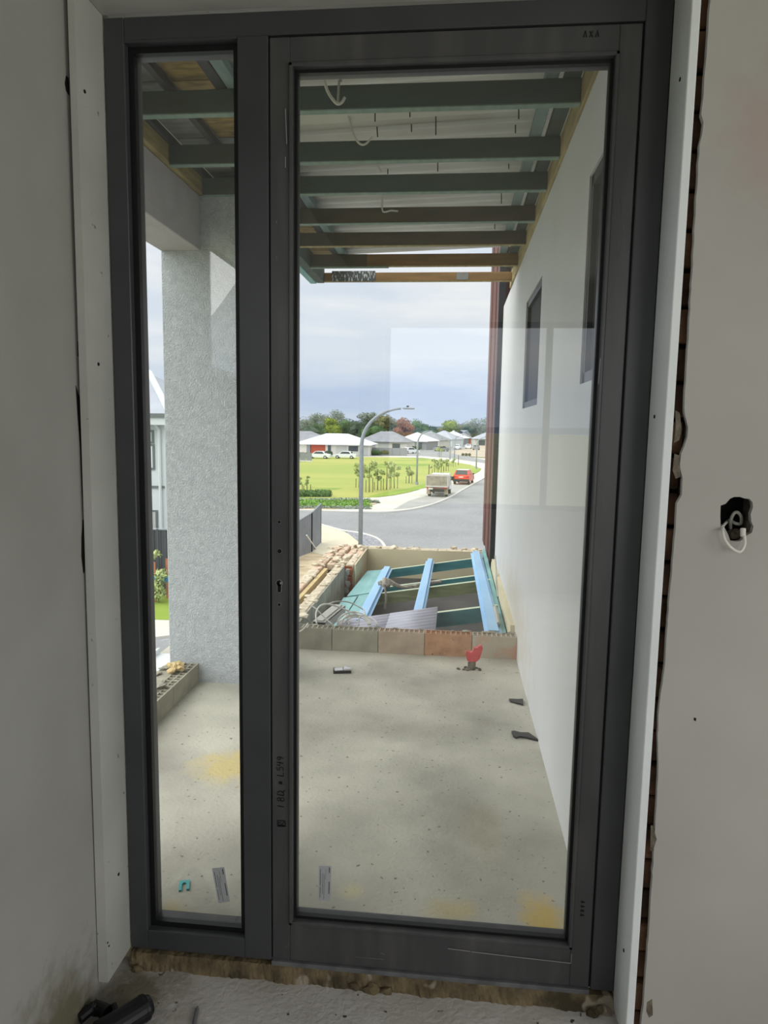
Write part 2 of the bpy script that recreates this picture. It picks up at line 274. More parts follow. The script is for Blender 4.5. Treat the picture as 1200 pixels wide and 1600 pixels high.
# front wall right of the door: plaster skin with a ragged edge and a hole, brick behind
def ragged():
    pts = []; z = ZF
    r = random.Random(3)
    while z < ZC:
        x = .5245+.0025*math.sin(z*5)+r.uniform(-.0012, .0012)
        if .72 < z < .98: x -= .006*math.sin((z-.72)/.26*PI)
        if 1.50 < z < 1.60: x += .012*math.sin((z-1.50)/.10*PI)
        if 1.40 < z < 1.46: x += .008
        if 2.2 < z < 2.24: x += .004
        pts.append((x, z)); z += r.uniform(.012, .04)
    pts.append((.523, ZC)); return pts
hc = at(1150, 815, Y=-.13)
hole_px = [(1126, 790), (1134, 787), (1141, 779), (1147, 776.5), (1157, 776.5), (1164, 779), (1171, 779.5), (1176, 785), (1176.5, 793), (1173, 803), (1174, 815), (1177.5, 823), (1175, 832), (1166, 837), (1158, 845), (1150, 846), (1141, 845), (1138, 836), (1130, 820), (1126, 823), (1125.5, 806)]
hole = [at(x, y, Y=-.13) for x, y in hole_px]
bm = bmesh.new()
outer = ragged()+[(XR, ZC), (XR, ZF)]
def loop(pts):
    vs = [bm.verts.new((p[0], -.13, p[1])) for p in pts]; return [bm.edges.new((vs[i], vs[(i+1) % len(vs)])) for i in range(len(vs))]
ed = loop(outer)+loop([(p.x, p.z) for p in hole])
bmesh.ops.triangle_fill(bm, use_beauty=True, use_dissolve=False, edges=ed)
r_ = bmesh.ops.extrude_face_region(bm, geom=list(bm.faces)); bmesh.ops.translate(bm, vec=(0, .014, 0), verts=[v for v in r_['geom'] if isinstance(v, bmesh.types.BMVert)])
bmesh.ops.recalc_face_normals(bm, faces=bm.faces)
me = bpy.data.meshes.new('wall_front'); bm.to_mesh(me); bm.free(); me.materials.append(M['wallR']); wf = bpy.data.objects.new('wall_front', me); COL.objects.link(wf); wf['kind'] = 'structure'
mb = MB()   # masonry behind the plaster skin, with the socket recess left open
hx0, hx1, hz0, hz1 = hc.x-.045, hc.x+.045, hc.z-.055, hc.z+.062
mb.box(.545, hx0, -.115, .10, -.3, ZC).box(hx1, XR, -.115, .10, -.3, ZC).box(hx0, hx1, -.115, .10, -.3, hz0).box(hx0, hx1, -.115, .10, hz1, ZC)
struct('wall_front_masonry', mb, M['rubble'])
bk = thing('gap_brickwork', 'brown brickwork showing in the dark gap right of the door reveal', 'brickwork')
bk['kind'] = 'structure'
gm = MB()
for i in range(34):
    z = -.05+i*.086; gm = MB(); gm.bbox(.512, .543, -.09+rnd.uniform(-.012, .012), .09, z, z+.076, .004); o = gm.build('brick', M['brickgap'], bk)
MB().box(.514, .543, -.07, .09, -.05, ZC).build('mortar', M['dark'], bk)
struct('socket_recess', MB().box(hx0-.01, hx1+.01, -.05, -.045, hz0-.01, hz1+.01), M['dark'])
mb = MB(); mb.box(-1.0, -.96+.013, .0, .09, -.3, ZC).box(-.96, .545, .0, .11, 2.62, ZC); struct('wall_above_door', mb, M['wall'])
# reveal boards
def revealboard(name, mb, m, label):
    return tag(mb.build(name, m), label, 'board')
rl = revealboard('reveal_board', MB().prism([(-.945, 0), (-.917, 0), (-.917, 2.6), (-.933, 2.6)], -.135, 0, 'Y'), M['boardL'], 'scuffed white lining board, colour darkened as shaded, standing along the hinge-less left side of the door frame')
rl['label'] = 'scuffed white reveal board, colour darkened as shaded, left of the door frame, beside the cracked wall'
rr = revealboard('reveal_board', MB().bbox(.484, .504, -.135, .0, -.04, 2.60, .002), M['board'], 'clean white reveal board, colour lightened as lit, right of the door frame, beside the dark gap')
rh = revealboard('reveal_board', MB().bbox(-.917, .484, -.135, .0, 2.572, 2.60, .002), M['boardL'], 'horizontal white head board above the door frame')
tm = MB().box(-.975, .55, -.13, 0, 2.6, ZC); struct('bulkhead', tm, M['wall'])
def screwhole(board, x, y, z, s=.004):
    MB().tube([(x-.0012, y, z), (x+.0012, y, z)], s, 10).build('screw_hole', M['dark'], board)
for px, py in ((132, 143), (153.5, 569), (185, 1366)): p = at(px, py, X=-.917); screwhole(rl, p.x+.0005, p.y, p.z, .0045)
for px, py in ((168, 1473), (170, 1478)): p = at(px, py, X=-.917); screwhole(rl, p.x+.0005, p.y, p.z, .0025)
for px, py in ((1063, 124), (1023, 651), (975, 1485)): p = at(px, py, X=.484); screwhole(rr, p.x-.0005, p.y, p.z, .0045)
# dark cracks where the left wall has come away
for pts, nm in (([(103, 118), (107, 122), (108, 150), (103, 142), (101, 130)], 'small dark hole high on the left wall edge'), ([(121, 533), (126, 533), (128, 545), (128, 557), (121, 557)], 'small black chip in the left wall edge at mid height'),
                ([(118, 602), (124, 620), (129, 640), (131, 700), (131, 760), (130, 800), (128, 770), (125, 700), (121, 650)], 'long tapering black crack between left wall and board'), ([(129, 812), (131, 812), (131, 850), (132, 893), (130, 896), (127, 870), (127, 840)], 'short black crack under the long one on the left wall')):
    P = [at(x, y, X=XL) for x, y in pts]
    c = MB().prism([(p.y, p.z) for p in P], XL-.004, XL+.0008, 'X').build('wall_crack', M['dark']); tag(c, nm, 'crack', kind='thing')
# floor trough / mortar bed under the frame
def rough_strip(n, f0, f1, zt, zb, seed, nm, m):
    r = random.Random(seed); vs = []; fs = []
    def sm(i, q): return .5+.5*math.sin(i*.17*q+q)*math.sin(i*.071+2*q)
    for i in range(n+1):
        x = -.915+1.4*i/n; d = .02+.02*r.random()
        vs += [(x, .03, zt), (x, -.004+.006*r.random()*.4, zt-.003*r.random()), (x, -.008-.006*sm(i, 1)-.003*r.random(), (zt+zb)/2), (x, -.014-.012*sm(i, 2)-.006*r.random(), zb-.004), (x, .03, zb-.02)]
    for i in range(n):
        for k in range(4): a = i*5+k; fs.append((a, a+1, a+6, a+5))
    return MB().add(vs, fs).build(nm, m, smooth=False)
ms = rough_strip(160, 0, 0, -.010, ZF, 4, 'mortar_bed', M['mortar']); tag(ms, 'crumbling mortar bed under the door frame', 'mortar')
for i, (x, y, s) in enumerate(((-.19, -.02, .018), (-.15, -.022, .014), (-.24, -.018, .013), (.42, -.03, .014), (.455, -.02, .018), (-.885, -.03, .012))):
    MB().blob((x, y, ZF+s*.5), (s*1.4, s*.8, s*.8), i, .3).build('mortar_lump', M['mortar'], ms)
for i in range(14):
    x = rnd.uniform(-.8, .45); y = rnd.uniform(-.28, -.06); s = rnd.uniform(.002, .005)
    o = MB().blob((0, 0, 0), (s, s*.8, s*.6), i, .3, 1).build('pebble', M['rubble'], None, loc=(x, y, ZF+s*.4)); tag(o, 'tiny chip of mortar loose on the indoor concrete floor', 'pebble', 'mortar chips on the floor')
# ------------------------------------------------------------------ door unit
door = tag(bpy.data.objects.new('door_1', None), kind='structure'); COL.objects.link(door)
X0, X1, ZT = -.915, .484, 2.566
fr = MB(); D0, D1 = 0.0, .085
fr.bbox(X0, -.862, D0, D1, 0, ZT, .002).bbox(.421, X1, D0, D1, 0, ZT, .002).bbox(-.862, .421, D0, D1, 2.511, ZT, .002).bbox(-.568, -.489, D0, D1, 0, 2.511, .002)
fr.bbox(-.862, -.568, D0, D1, 0, .060, .002).bbox(-.862, -.568, D0, D1, 2.506, 2.512, .001)
fr.build('outer_frame', M['frame'], door)
def gasket(x0, x1, z0, z1, wd, y0, y1, nm='gasket', m=None, par=door, y1b=None):
    g = MB(); g.box(x0, x0+wd, y0, y1, z0, z1).box(x1-wd, x1, y0, y1, z0, z1).box(x0+wd, x1-wd, y0, y1, z0, z0+wd).box(x0+wd, x1-wd, y0, y1, z1-wd, z1); return g.build(nm, m or M['gasket'], par)
gasket(-.862, -.568, .060, 2.506, .016, .022, .04)
side = MB().box(-.850, -.580, .034, .040, .072, 2.494).build('pane', GL, door)
gasket(-.862, -.568, .060, 2.506, .012, .04, .075, 'outside_bead', M['leaf'])
# leaf
leaf = MB(); lx0, lx1, lz0, lz1 = -.4855, .4165, .002, 2.507
gx0, gx1, gz0, gz1 = -.428, .358, .125, 2.438
leaf.bbox(lx0, gx0-.006, .004, .066, lz0, lz1, .0015).bbox(gx1+.006, lx1, .004, .066, lz0, lz1, .0015).bbox(gx0-.006, gx1+.006, .004, .066, lz0, gz0-.006, .0015).bbox(gx0-.006, gx1+.006, .004, .066, gz1+.006, lz1, .0015)
lf = leaf.build('door_leaf', M['leaf'], door)
bead = MB()   # sloping glazing bead with its worn bright arris
for (a0, a1, b0, b1) in ((gx0-.008, gx0+.002, gz0, gz1), (gx1-.002, gx1+.008, gz0, gz1)): bead.bbox(a0, a1, -.003, .03, b0-.008, b1+.008, .002)
bead.bbox(gx0-.008, gx1+.008, -.003, .03, gz0-.008, gz0+.002, .002).bbox(gx0-.008, gx1+.008, -.003, .03, gz1-.002, gz1+.008, .002)
bead.build('glazing_bead', M['leaf'], lf)
gasket(gx0, gx1, gz0, gz1, .010, .018, .034, par=lf)
MB().box(gx0+.004, gx1-.004, .030, .036, gz0+.004, gz1-.004).build('pane', GL, lf)
gasket(gx0, gx1, gz0, gz1, .008, .036, .058, 'outside_bead', M['leaf'], lf)
gp = MB().box(-.489, -.4855, .012, .05, 0, 2.511).box(.4165, .421, .012, .05, 0, 2.511).box(-.489, .421, .012, .05, 2.507, 2.511); gp.build('seal', M['gasket'], door)
MB().bbox(-.487, .4175, -.004, .09, -.013, .0005, .001).build('threshold', M['sill'], door)
def worn(pts, par=lf):
    for a, b in pts: MB().tube([(a[0], -.0035, a[1]), (b[0], -.0035, b[1])], .0011, 5).build('paint_chip', M['chrome'], par)
def Yd(x, y, Y=-.003): p = at(x, y, Y=Y); return (p.x, p.z)
worn([(Yd(737, 1487), Yd(795, 1494)), (Yd(795, 1494), Yd(892, 1505)), (Yd(892, 1505), Yd(893, 1490)), (Yd(446, 170), Yd(448, 225)), (Yd(446, 245), Yd(446, 262)), (Yd(938, 560), Yd(935, 600)), (Yd(700, 1482), Yd(735, 1486.5))])
def scratches(lst):
    for a, b, s in lst: MB().tube([(a[0], .0038, a[1]), (b[0], .0038, b[1])], s, 5).build('scratch', M['sill'], lf)
scratches([(Yd(969, 310, .004), Yd(974, 365, .004), .0012), (Yd(974, 365, .004), Yd(966, 402, .004), .0008), (Yd(432, 345, .004), Yd(432, 349, .004), .0015), (Yd(432, 400, .004), Yd(432, 405, .004), .0015), (Yd(445, 1480, .004), Yd(452, 1474, .004), .0008), (Yd(555, 1495, .004), Yd(600, 1499, .004), .0012), (Yd(595, 1489, .004), Yd(601, 1492, .004), .0016)])
def ring(x, z, r, nm):
    pts = [(x+r*math.cos(a), .0035, z+r*math.sin(a)) for a in np.linspace(0, 2*PI, 19)]
    MB().tube([(x, .0028, z), (x, .0050, z)], r, 16).build(nm, M['dark'], lf); MB().tube(pts, .0007, 6).build('hole_rim', M['chrome'], lf)
for (px, py, r) in ((436.5, 815.5, .0042), (437, 861, .0062), (436.5, 944.5, .0042)):
    x, z = Yd(px, py, .004); ring(x, z, r, 'screw_hole')
x, z = Yd(436.5, 911, .004)
MB().tube([(x, .0028, z), (x, .0052, z)], .0085, 18).box(x-.005, x+.005, .0028, .0052, z-.026, z).build('lock_hole', M['dark'], lf)
arc = [(x+.0088*math.cos(a), .0035, z+.0088*math.sin(a)) for a in np.linspace(-.9, PI+.9, 16)]
MB().tube(arc+[(x-.0055, .0035, z-.024), (x, .0035, z-.027), (x+.0055, .0035, z-.024), arc[0]], .0009, 6).build('lock_rim', M['chrome'], lf)
MB().tube([(x+.004, .001, z-.002), (x+.006, .001, z+.004)], .003, 6).build('lock_glint', M['chrome'], lf)
# handwriting
def stroke_set(name, strokes, org, s, rot, y, par, r=.0013):
    mb = MB(); c, sn = math.cos(rot), math.sin(rot)
    for st in strokes: mb.tube([(org[0]+(a*c-b*sn)*s, y, org[1]+(a*sn+b*c)*s) for a, b in st], r, 5)
    return mb.build(name, M['ink'], par)
def arcp(cx, cy, rx, ry, a0, a1, n=10): return [(cx+rx*math.cos(a), cy+ry*math.sin(a)) for a in np.linspace(a0, a1, n)]
GLY = {'R': [[(0, 0), (0, 1), (.5, .95), (.55, .65), (.1, .5), (.6, 0)]], 'box': [[(-.15, -.2), (-.2, 1.1), (.8, 1.15), (.85, -.15), (-.15, -.2)]],
       '1': [[(.1, 0), (.2, 1)]], '8': [arcp(.3, .75, .22, .25, -PI/2, 1.5*PI, 12)+arcp(.3, .25, .28, .25, PI/2, 2.5*PI, 12)], 'D': [[(0, .05), (.1, 1), (.5, .9), (.65, .5), (.45, .1), (0, .05)], [(.45, .3), (.75, -.1)]],
       '#': [[(.15, .1), (.3, .9)], [(.45, .1), (.55, .9)], [(0, .35), (.7, .4)], [(.05, .65), (.7, .7)]], 'L': [[(.1, 1), (0, 0), (.5, .05)]], '5': [[(.55, 1), (.1, .95), (.1, .6), (.5, .6), (.6, .25), (.35, 0), (.05, .1)]],
       '4': [[(.1, 1), (0, .5), (.6, .5)], [(.5, 1), (.4, 0)]], '9': [arcp(.3, .7, .22, .25, 0, 2*PI, 12)+[(.5, .3), (.3, 0)]], '^': [[(0, 0), (.25, 1), (.5, 0)]], 'x': [[(0, 0), (.5, .9)], [(0, .9), (.5, 0)]]}
def write(txt, px, py, h, adv, rot, name='marker_writing'):
    ox, oz = Yd(px, py, .003); c, sn = math.cos(rot), math.sin(rot)
    for ch in txt:
        if ch != ' ':
            for g in ([GLY['box'], GLY['R']] if ch == '@' else [GLY[ch]]): stroke_set(name, g, (ox, oz), h, rot, .003, lf)
        ox += c*adv; oz += sn*adv
write('@ ', 444, 1290, .017, .02, PI/2); write('18D', 444, 1262, .020, .018, PI/2); write('#', 442, 1226, .013, .02, PI/2); write('L549', 443, 1213, .019, .0155, PI/2)
write('^x^', 912, 58, .014, .014, 0); write('^^x^', 908, 1408, .010, .013, -PI/2)
# ------------------------------------------------------------------ stickers on glass, tiny items
def sticker(pts, label, lines):
    s = [at(x, y, Y=.0395) for x, y in pts]
    a, b, d = s[0], s[1]-s[0], s[3]-s[0]
    mb = MB(); t = Vector((0, .0006, 0)); vs = s+[p+t for p in s]
    o = MB().add([p+Vector((0, .0008, 0)) for p in s]+[p+Vector((0, .0014, 0)) for p in s], [(0, 1, 2, 3), (7, 6, 5, 4), (0, 4, 5, 1), (1, 5, 6, 2), (2, 6, 7, 3), (3, 7, 4, 0)]).build('glass_sticker', M['sticker']); tag(o, label, 'sticker')
    m2 = MB()
    for (u0, v0, u1, v1) in lines:
        q = [a+b*u+d*v for u, v in ((u0, v0), (u1, v0), (u1, v1), (u0, v1))]; m2.add([p+Vector((0, .0005, 0)) for p in q]+[p+Vector((0, .0009, 0)) for p in q], [(0, 1, 2, 3), (7, 6, 5, 4), (0, 4, 5, 1), (1, 5, 6, 2), (2, 6, 7, 3), (3, 7, 4, 0)])
    m2.build('printed_lines', M['print'], o)
lin = [(.12, .1, .16, .55), (.12, .6, .16, .9), (.3, .2, .33, .8), (.42, .25, .45, .95), (.55, .1, .57, .4), (.8, .05, .88, .2), (.8, .45, .87, .8)]
for q in (('tilted grey label stuck low on the narrow side pane', [(331, 1357), (350, 1355), (359, 1409), (341, 1412)]), ('upright grey label stuck low on the large door pane', [(498, 1353), (518, 1353), (516, 1408), (497, 1408)])): sticker(q[1], q[0], lin)
p = at(288, 1385, Z=0)
sh = MB().prism([(-.02, -.026), (-.02, .026), (.02, .026), (.02, -.026), (.009, -.026), (.009, .006), (.004, .013), (-.004, .013), (-.009, .006), (-.009, -.026)], 0, .006).build('horseshoe_packer', M['aqua'], loc=(p.x, p.y, .0)); sh.rotation_euler.z = .34
sh.scale = (.85, .95, 1); tag(sh, 'aqua plastic horseshoe packer lying on the concrete outside the side pane', 'packer')
# black tool at the lower left, thin spike
tl = thing('power_tool', 'black power tool lying on the floor at the foot of the left wall', 'tool', (-.83, -.235, ZF+.035), math.radians(14))
MB().tube(curve_pts([(-.05, -.04, .0), (.0, -.005, .0), (.055, .038, .0)], 4), .034, 20).tube([(.048, .033, 0), (.066, .046, 0)], .035, 20, .024).build('barrel', M['blackmetal'], tl, smooth=False)
MB().tube([(-.04, .03, .0), (-.075, .055, .0)], .02, 14, .016).tube([(-.015, .02, .0), (-.03, .045, .01)], .009, 8).build('nozzle', M['blackmetal'], tl)
MB().tube([(-.11, .02, .0), (-.075, .056, .005), (-.066, .035, .0)], .014, 10).blob((-.085, .05, .0), (.022, .016, .018), 3, .25).build('trigger_head', M['blackmetal'], tl)
MB().bbox(-.09, -.02, -.05, .0, -.033, -.005, .006).build('handle', M['blackmetal'], tl)
p = at(308, 1580, Z=ZF); o = MB().tube([(p.x, p.y, ZF+.006), (p.x+.014, p.y-.07, ZF+.006)], .0055, 8).tube([(p.x, p.y, ZF+.006), (p.x-.003, p.y+.012, ZF+.005)], .005, 8, .001).build('steel_spike', M['sill']); tag(o, 'thin grey pointed spike on the floor right of the black tool', 'spike')
# cable loop in the switch hole
wl = thing('switch_cable', 'white cable looped out of the ragged switch hole in the right wall', 'cable')
def hp(x, y, yy): q = at(x, y, Y=yy); return q
MB().tube(curve_pts([hp(1140, 812, -.06), hp(1131, 820, -.10), hp(1129, 828, -.14), hp(1133, 844, -.152), hp(1144, 857, -.155), hp(1156, 862, -.155), hp(1163, 852, -.15), hp(1163, 838, -.142), hp(1161, 829, -.138)], 8), .0036, 8).build('outer_loop', M['cable'], wl, smooth=True)
MB().tube([hp(1161, 838, -.143), hp(1161, 826, -.136)], .0062, 10).build('cable_end', M['cable'], wl)
MB().tube(curve_pts([hp(1141, 826, -.07), hp(1142, 812, -.09), hp(1147, 802, -.095), hp(1153, 801, -.095), hp(1158, 808, -.09), hp(1157, 818, -.08), hp(1150, 818, -.085), hp(1144, 815, -.08)], 8), .004, 8).build('inner_loop', M['cablegrey'], wl, smooth=True)
MB().blob(hp(1150, 836, -.085), (.018, .02, .014), 5, .3).build('rubble', M['rubble'], wl)
for pts, lb in (([(1055, 641), (1062, 645), (1065, 672), (1061, 688), (1053, 692), (1056, 665)], 'ragged grey chip in the right wall edge above the other'), ([(1054, 709), (1062, 712), (1063, 745), (1056, 748), (1051, 735)], 'grey chip in the right wall edge below the ragged one'), ([(1017, 1290), (1020, 1290), (1026, 1311), (1020, 1330), (1016, 1330)], 'small dark plaster patch low beside the right gap'), ([(1011, 1566), (1019, 1561), (1020, 1586), (1014, 1590), (1010, 1580)], 'dark diamond shaped plaster patch at the bottom of the right wall'), ([(1084, 1121), (1088, 1122), (1087, 1127), (1084, 1125)], 'tiny black nick in the middle of the right wall')):
    P = [at(x, y, Y=-.13) for x, y in pts]; c = MB().prism([(q.x, q.z) for q in P], -.1306, -.128, 'Y').build('plaster_chip', M['dark'] if 'black' in lb else M['rubble']); tag(c, lb, 'chip')
# ------------------------------------------------------------------ balcony
PY, BX = 2.11, -1.447
struct('balcony_slab', MB().box(-1.95, .46, .02, 2.93, -.28, 0), M['slab'])
WX = .46
mb = MB()   # white side wall with two recessed windows
win = [(2.24, 3.10, 1.69, 2.40), (.0, .88, 1.72, 2.46)]
ys = [.11, .12, .88, 2.24, 3.10, 5.52]
mb.box(WX, WX+.3, .88, 2.24, -4.6, 2.78).box(WX, WX+.3, 3.10, 5.52, -4.6, 2.78).box(WX, WX+.3, 2.24, 3.10, -4.6, 1.69).box(WX, WX+.3, 2.24, 3.10, 2.40, 2.78).box(WX, WX+.3, .11, .88, -4.6, 1.72).box(WX, WX+.3, .11, .88, 2.46, 2.78)
mb.box(WX, WX+.3, .11, .30, 1.72, 2.46)
struct('wall_side', mb, M['white_wall'])
for i, (a, b, c, d) in enumerate(((2.24, 3.10, 1.69, 2.40), (.30, .88, 1.72, 2.46))):
    wn = bpy.data.objects.new('window_%d' % (i+3), None); COL.objects.link(wn); wn['kind'] = 'structure'
    gx = WX+.008
    MB().box(gx, gx+.05, a, b, c, c+.04).box(gx, gx+.05, a, b, d-.04, d).box(gx, gx+.05, a, a+.04, c, d).box(gx, gx+.05, b-.04, b, c, d).build('window_frame', M['darkwin'], wn)
    MB().box(gx+.02, gx+.026, a+.04, b-.04, c+.04, d-.04).build('pane', M['winpane'], wn)
struct('pillar', MB().bbox(-1.677, -1.13, PY, PY+.36, -4.6, 2.81, .004), M['render'])
struct('edge_beam', MB().bbox(-1.677, BX, .0, PY-.002, 2.515, 2.81, .004), M['beam'])
struct('wall_outside_left', MB().box(-1.147, -1.0, .0, .22, G, 3.2), M['white_wall'])
# brown cladding fin beyond the white wall
# the cladding stands just past the corner
cl = thing('brown_cladding', 'tall brown steel cladding beyond the end of the white wall', 'cladding')
for i in range(5):
    y0 = 5.62+i*.46; MB().bbox(WX-.03+(.012 if i % 2 else 0), WX+.06, y0, y0+.455, .0, 4.4, .004).build('cladding_sheet', M['brown'], cl)
MB().box(WX-.05, WX+.02, 5.535, 5.61, .15, 4.4).build('dark_gap_strip', M['blackmetal'], cl)  # black strip paints the shaded gap between cladding and white wall
MB().box(WX+.06, WX+.6, 5.54, 7.9, -.6, 4.4).build('backing', M['darkwin'], cl)
# left hob: hollow bricks on edge
def hollow_brick(L=.30, Wd=.09, H=.16, n=9):
    mb = MB(); t = .009
    mb.box(0, L, 0, t, 0, H).box(0, L, Wd-t, Wd, 0, H).box(0, t, t, Wd-t, 0, H).box(L-t, L, t, Wd-t, 0, H).box(t, L-t, Wd/2-t/2, Wd/2+t/2, 0, H-.003).box(t, L-t, t, Wd-t, 0, H-.05)
    for i in range(1, n): x = t/2+(L-t)*i/n; mb.box(x-t/2, x+t/2, t, Wd-t, 0, H-.002)
    return mb
hob = thing('hob_wall', 'low wall of hollow bricks on edge at the far end of the balcony', 'wall')
hmats = ['hob', 'hob', 'hob', 'hobpink', 'hobtan', 'hobmix']; base = None
joints = [-1.13, -.806, -.484, -.164, .158, .46]
for i in range(5):
    a, b = joints[i]+.002, joints[i+1]-.002
    hollow_brick(b-a, .09, .156+rnd.uniform(-.003, .003)).build('brick', M[hmats[i+1]], hob, loc=(a, 2.815+rnd.uniform(-.002, .002), 0))
for k in range(60):   # mortar crumbs and render dags along the top back edge
    pass
cm = MB()
for k in range(46):
    x = rnd.uniform(-1.1, .45); s = rnd.uniform(.008, .02)
    if rnd.random() < .5 or x > .05: cm.blob((x, 2.905+rnd.uniform(-.008, .012), .155), (s*1.6, s*.7, s*.45), k, .35, 1)
tag(cm.build('mortar_crumbs', M['greyrender'], hob), kind='stuff')
lh = thing('side_hob_wall', 'low mortar-topped brick wall along the open left side of the balcony', 'wall')
for i in range(5):
    y0 = .0+i*.425; hollow_brick(.42, .09, .118, 10).build('brick', M['hob'], lh, loc=(-1.495, y0+.03, 0)).rotation_euler.z = PI/2
MB().box(-1.70, -1.587, .03, 2.11, 0, .10).build('outer_leaf', M['greyrender'], lh)
MB().bbox(-1.90, -1.71, .03, 2.45, .03, .05, .003).bbox(-1.905, -1.885, .03, 2.45, .03, .085, .003).build('edge_flashing', M['board'], lh)
dm = MB()
for k in range(40):
    s = rnd.uniform(.008, .022); dm.blob((rnd.uniform(-1.70, -1.52), rnd.uniform(.9, 2.08), .112), (s*1.5, s*1.3, s*.4), k+90, .35, 1)
tag(dm.build('mortar_crumbs', M['greyrender'], lh), kind='stuff')
mb = MB(); c = at(278, 1046, Z=.13)
for k in range(9): mb.blob((c.x+rnd.uniform(-.05, .05), min(c.y, 2.03)+rnd.uniform(-.04, .04), .135+rnd.uniform(0, .02)), (.026, .022, .016), k+40, .4)
tag(mb.build('expanding_foam', M['insul']), 'yellow clump of hardened foam on the side wall near the pillar', 'foam')
mb = MB(); c = at(262, 1072, Z=.12)
for k in range(6): mb.blob((-1.60+rnd.uniform(-.05, .05), 1.68+rnd.uniform(-.12, .1), .128), (.03, .04, .014), k+60, .4)
tag(mb.build('mortar_clod', M['greyrender']), 'grey dropped mortar on the side wall, nearer than the yellow foam', 'mortar')
# floor bits
p = at(738, 1046, Z=0)
pit = thing('pipe_stub', 'pipe stub in a chipped pit with bent red plastic cap', 'pipe', (p.x, p.y, 0))
mb = MB()
for k in range(16): mb.blob((rnd.uniform(-.09, .05), rnd.uniform(-.03, .03), .002), (rnd.uniform(.01, .022), .012, .008), k, .4, 1)
tag(mb.build('rubble', M['rubble'], pit), kind='stuff')
MB().tube([(0, 0, 0), (.002, 0, .05), (.004, 0, .065)], .020, 12, .016).tube([(-.02, .01, 0), (-.018, .008, .045)], .012, 8).build('stub', M['rubble'], pit)
MB().tube([(.012, -.004, .03), (.012, -.004, .075)], .009, 8).build('bolt', M['redbrick'], pit)
cap_s = 1.3
cap = [(-.035, .105), (-.028, .06), (-.006, .055), (.02, .058), (.034, .075), (.048, .135), (.04, .152), (.03, .148), (.022, .138), (.006, .136), (-.002, .112), (-.014, .108), (-.03, .116)]
MB().prism([(a*cap_s, .05+(b-.05)*1.15) for a, b in cap], -.018, .016, 'Y').build('red_cap', M['red'], pit)
p = at(536, 1050, Z=0)
br = thing('metal_bracket', 'small black and silver metal bracket lying on the balcony slab', 'bracket', (p.x, p.y, 0), math.radians(12))
MB().prism([(-.058, -.03), (.0, -.022), (.0, .022), (-.058, .012)], .018, .022).prism([(.0, -.022), (.055, -.012), (.012, .04)], .022, .026).build('plate', M['silvermetal'], br)
MB().box(-.055, .05, -.03, -.022, 0, .018).box(-.062, -.056, -.03, .016, 0, .026).box(-.002, .003, -.02, .022, 0, .024).build('flange', M['blackmetal'], br)
for (px, py, sc, poly, lb) in ((821, 1098, 1, [(-.045, .02), (-.04, -.01), (.03, -.05), (.035, .03), (.01, .022)], 'small black plastic scrap against the white wall, the farther one'), (824, 1152, 1, [(-.065, .04), (-.06, -.01), (-.05, -.03), (-.03, -.015), (.0, -.02), (.06, -.045), (.055, -.03), (.02, .035), (-.02, .03), (-.05, .045)], 'larger black plastic scrap on the slab, nearer along the white wall')):
    q = at(px, py, Z=0); o = MB().prism(poly, .001, .012).build('plastic_scrap', M['blackmetal'], loc=(min(q.x, .40), q.y, 0)); tag(o, lb, 'scrap')
# ------------------------------------------------------------------ roof framing over the balcony
jy = [1.09, 1.63, 2.08, 2.64, 3.18, 3.80, 4.37]; jm = ['tealdark', 'tealdark', 'tealdark', 'brownrafter', 'brownrafter', 'tanrafter', 'tanrafter']
words = ['first', 'second', 'third', 'fourth', 'fifth', 'sixth', 'seventh and farthest']
cols = ['dark teal', 'dark teal', 'dark teal-brown', 'weathered brown', 'weathered brown', 'honey brown', 'honey brown']
jobs = []
for i, y in enumerate(jy):
    x0 = -1.42 if i < 5 else -1.17
    j = thing('rafter', '%s timber rafter, %s one out from the door' % (cols[i], words[i]), 'rafter', (0, y, 2.80), 0, 'rafters over the balcony')
    z1 = .092 if i < 6 else .075
    MB().bbox(x0, .447, 0, .042, 0.004, z1, .002).build('timber', M[jm[i]], j)
    MB().box(x0, .447, .002, .040, 0, .004).build('pale_underside', M['tealpaley'] if i < 4 else M['yellowpine'], j)
    if i == 5: MB().box(-1.17, -.72, -.004, .0, .0, .092).build('grey_section', M['brownrafter'], j); MB().box(-1.17, -.55, -.006, .02, -.012, -.001).build('packer_strip', M['tealpaley'], j)
    if i == 6:
        sc_ = mat('scuffed_dark_tape', (70, 74, 76), .6, (190, 194, 190), 46, .54, .6, stretch=(2, 1, .7)); MB().box(-1.10, -.72, -.005, .0, .0, .088).build('taped_section', sc_, j)
        MB().box(-.02, .08, -.003, .0, .01, .07).build('white_label', M['plygrey'], j)
    jobs.append(j)
struct('top_plate_right', MB().bbox(.448, .50, .11, 4.6, 2.782, 2.90, .003), M['yellowpine'])
struct('top_plate_left', MB().bbox(-1.50, -1.421, .05, 2.6, 2.812, 2.905, .003), M['yellowpine'])
fb = thing('fascia_beam', 'teal double timber beam along the left edge of the far rafters', 'beam')
MB().bbox(-1.30, -1.245, 2.2, 4.42, 2.792, 2.93, .002).build('beam_timber', M['tealpale'], fb); MB().bbox(-1.24, -1.175, 2.2, 4.42, 2.797, 2.93, .002).build('beam_timber', M['tealdark'], fb)
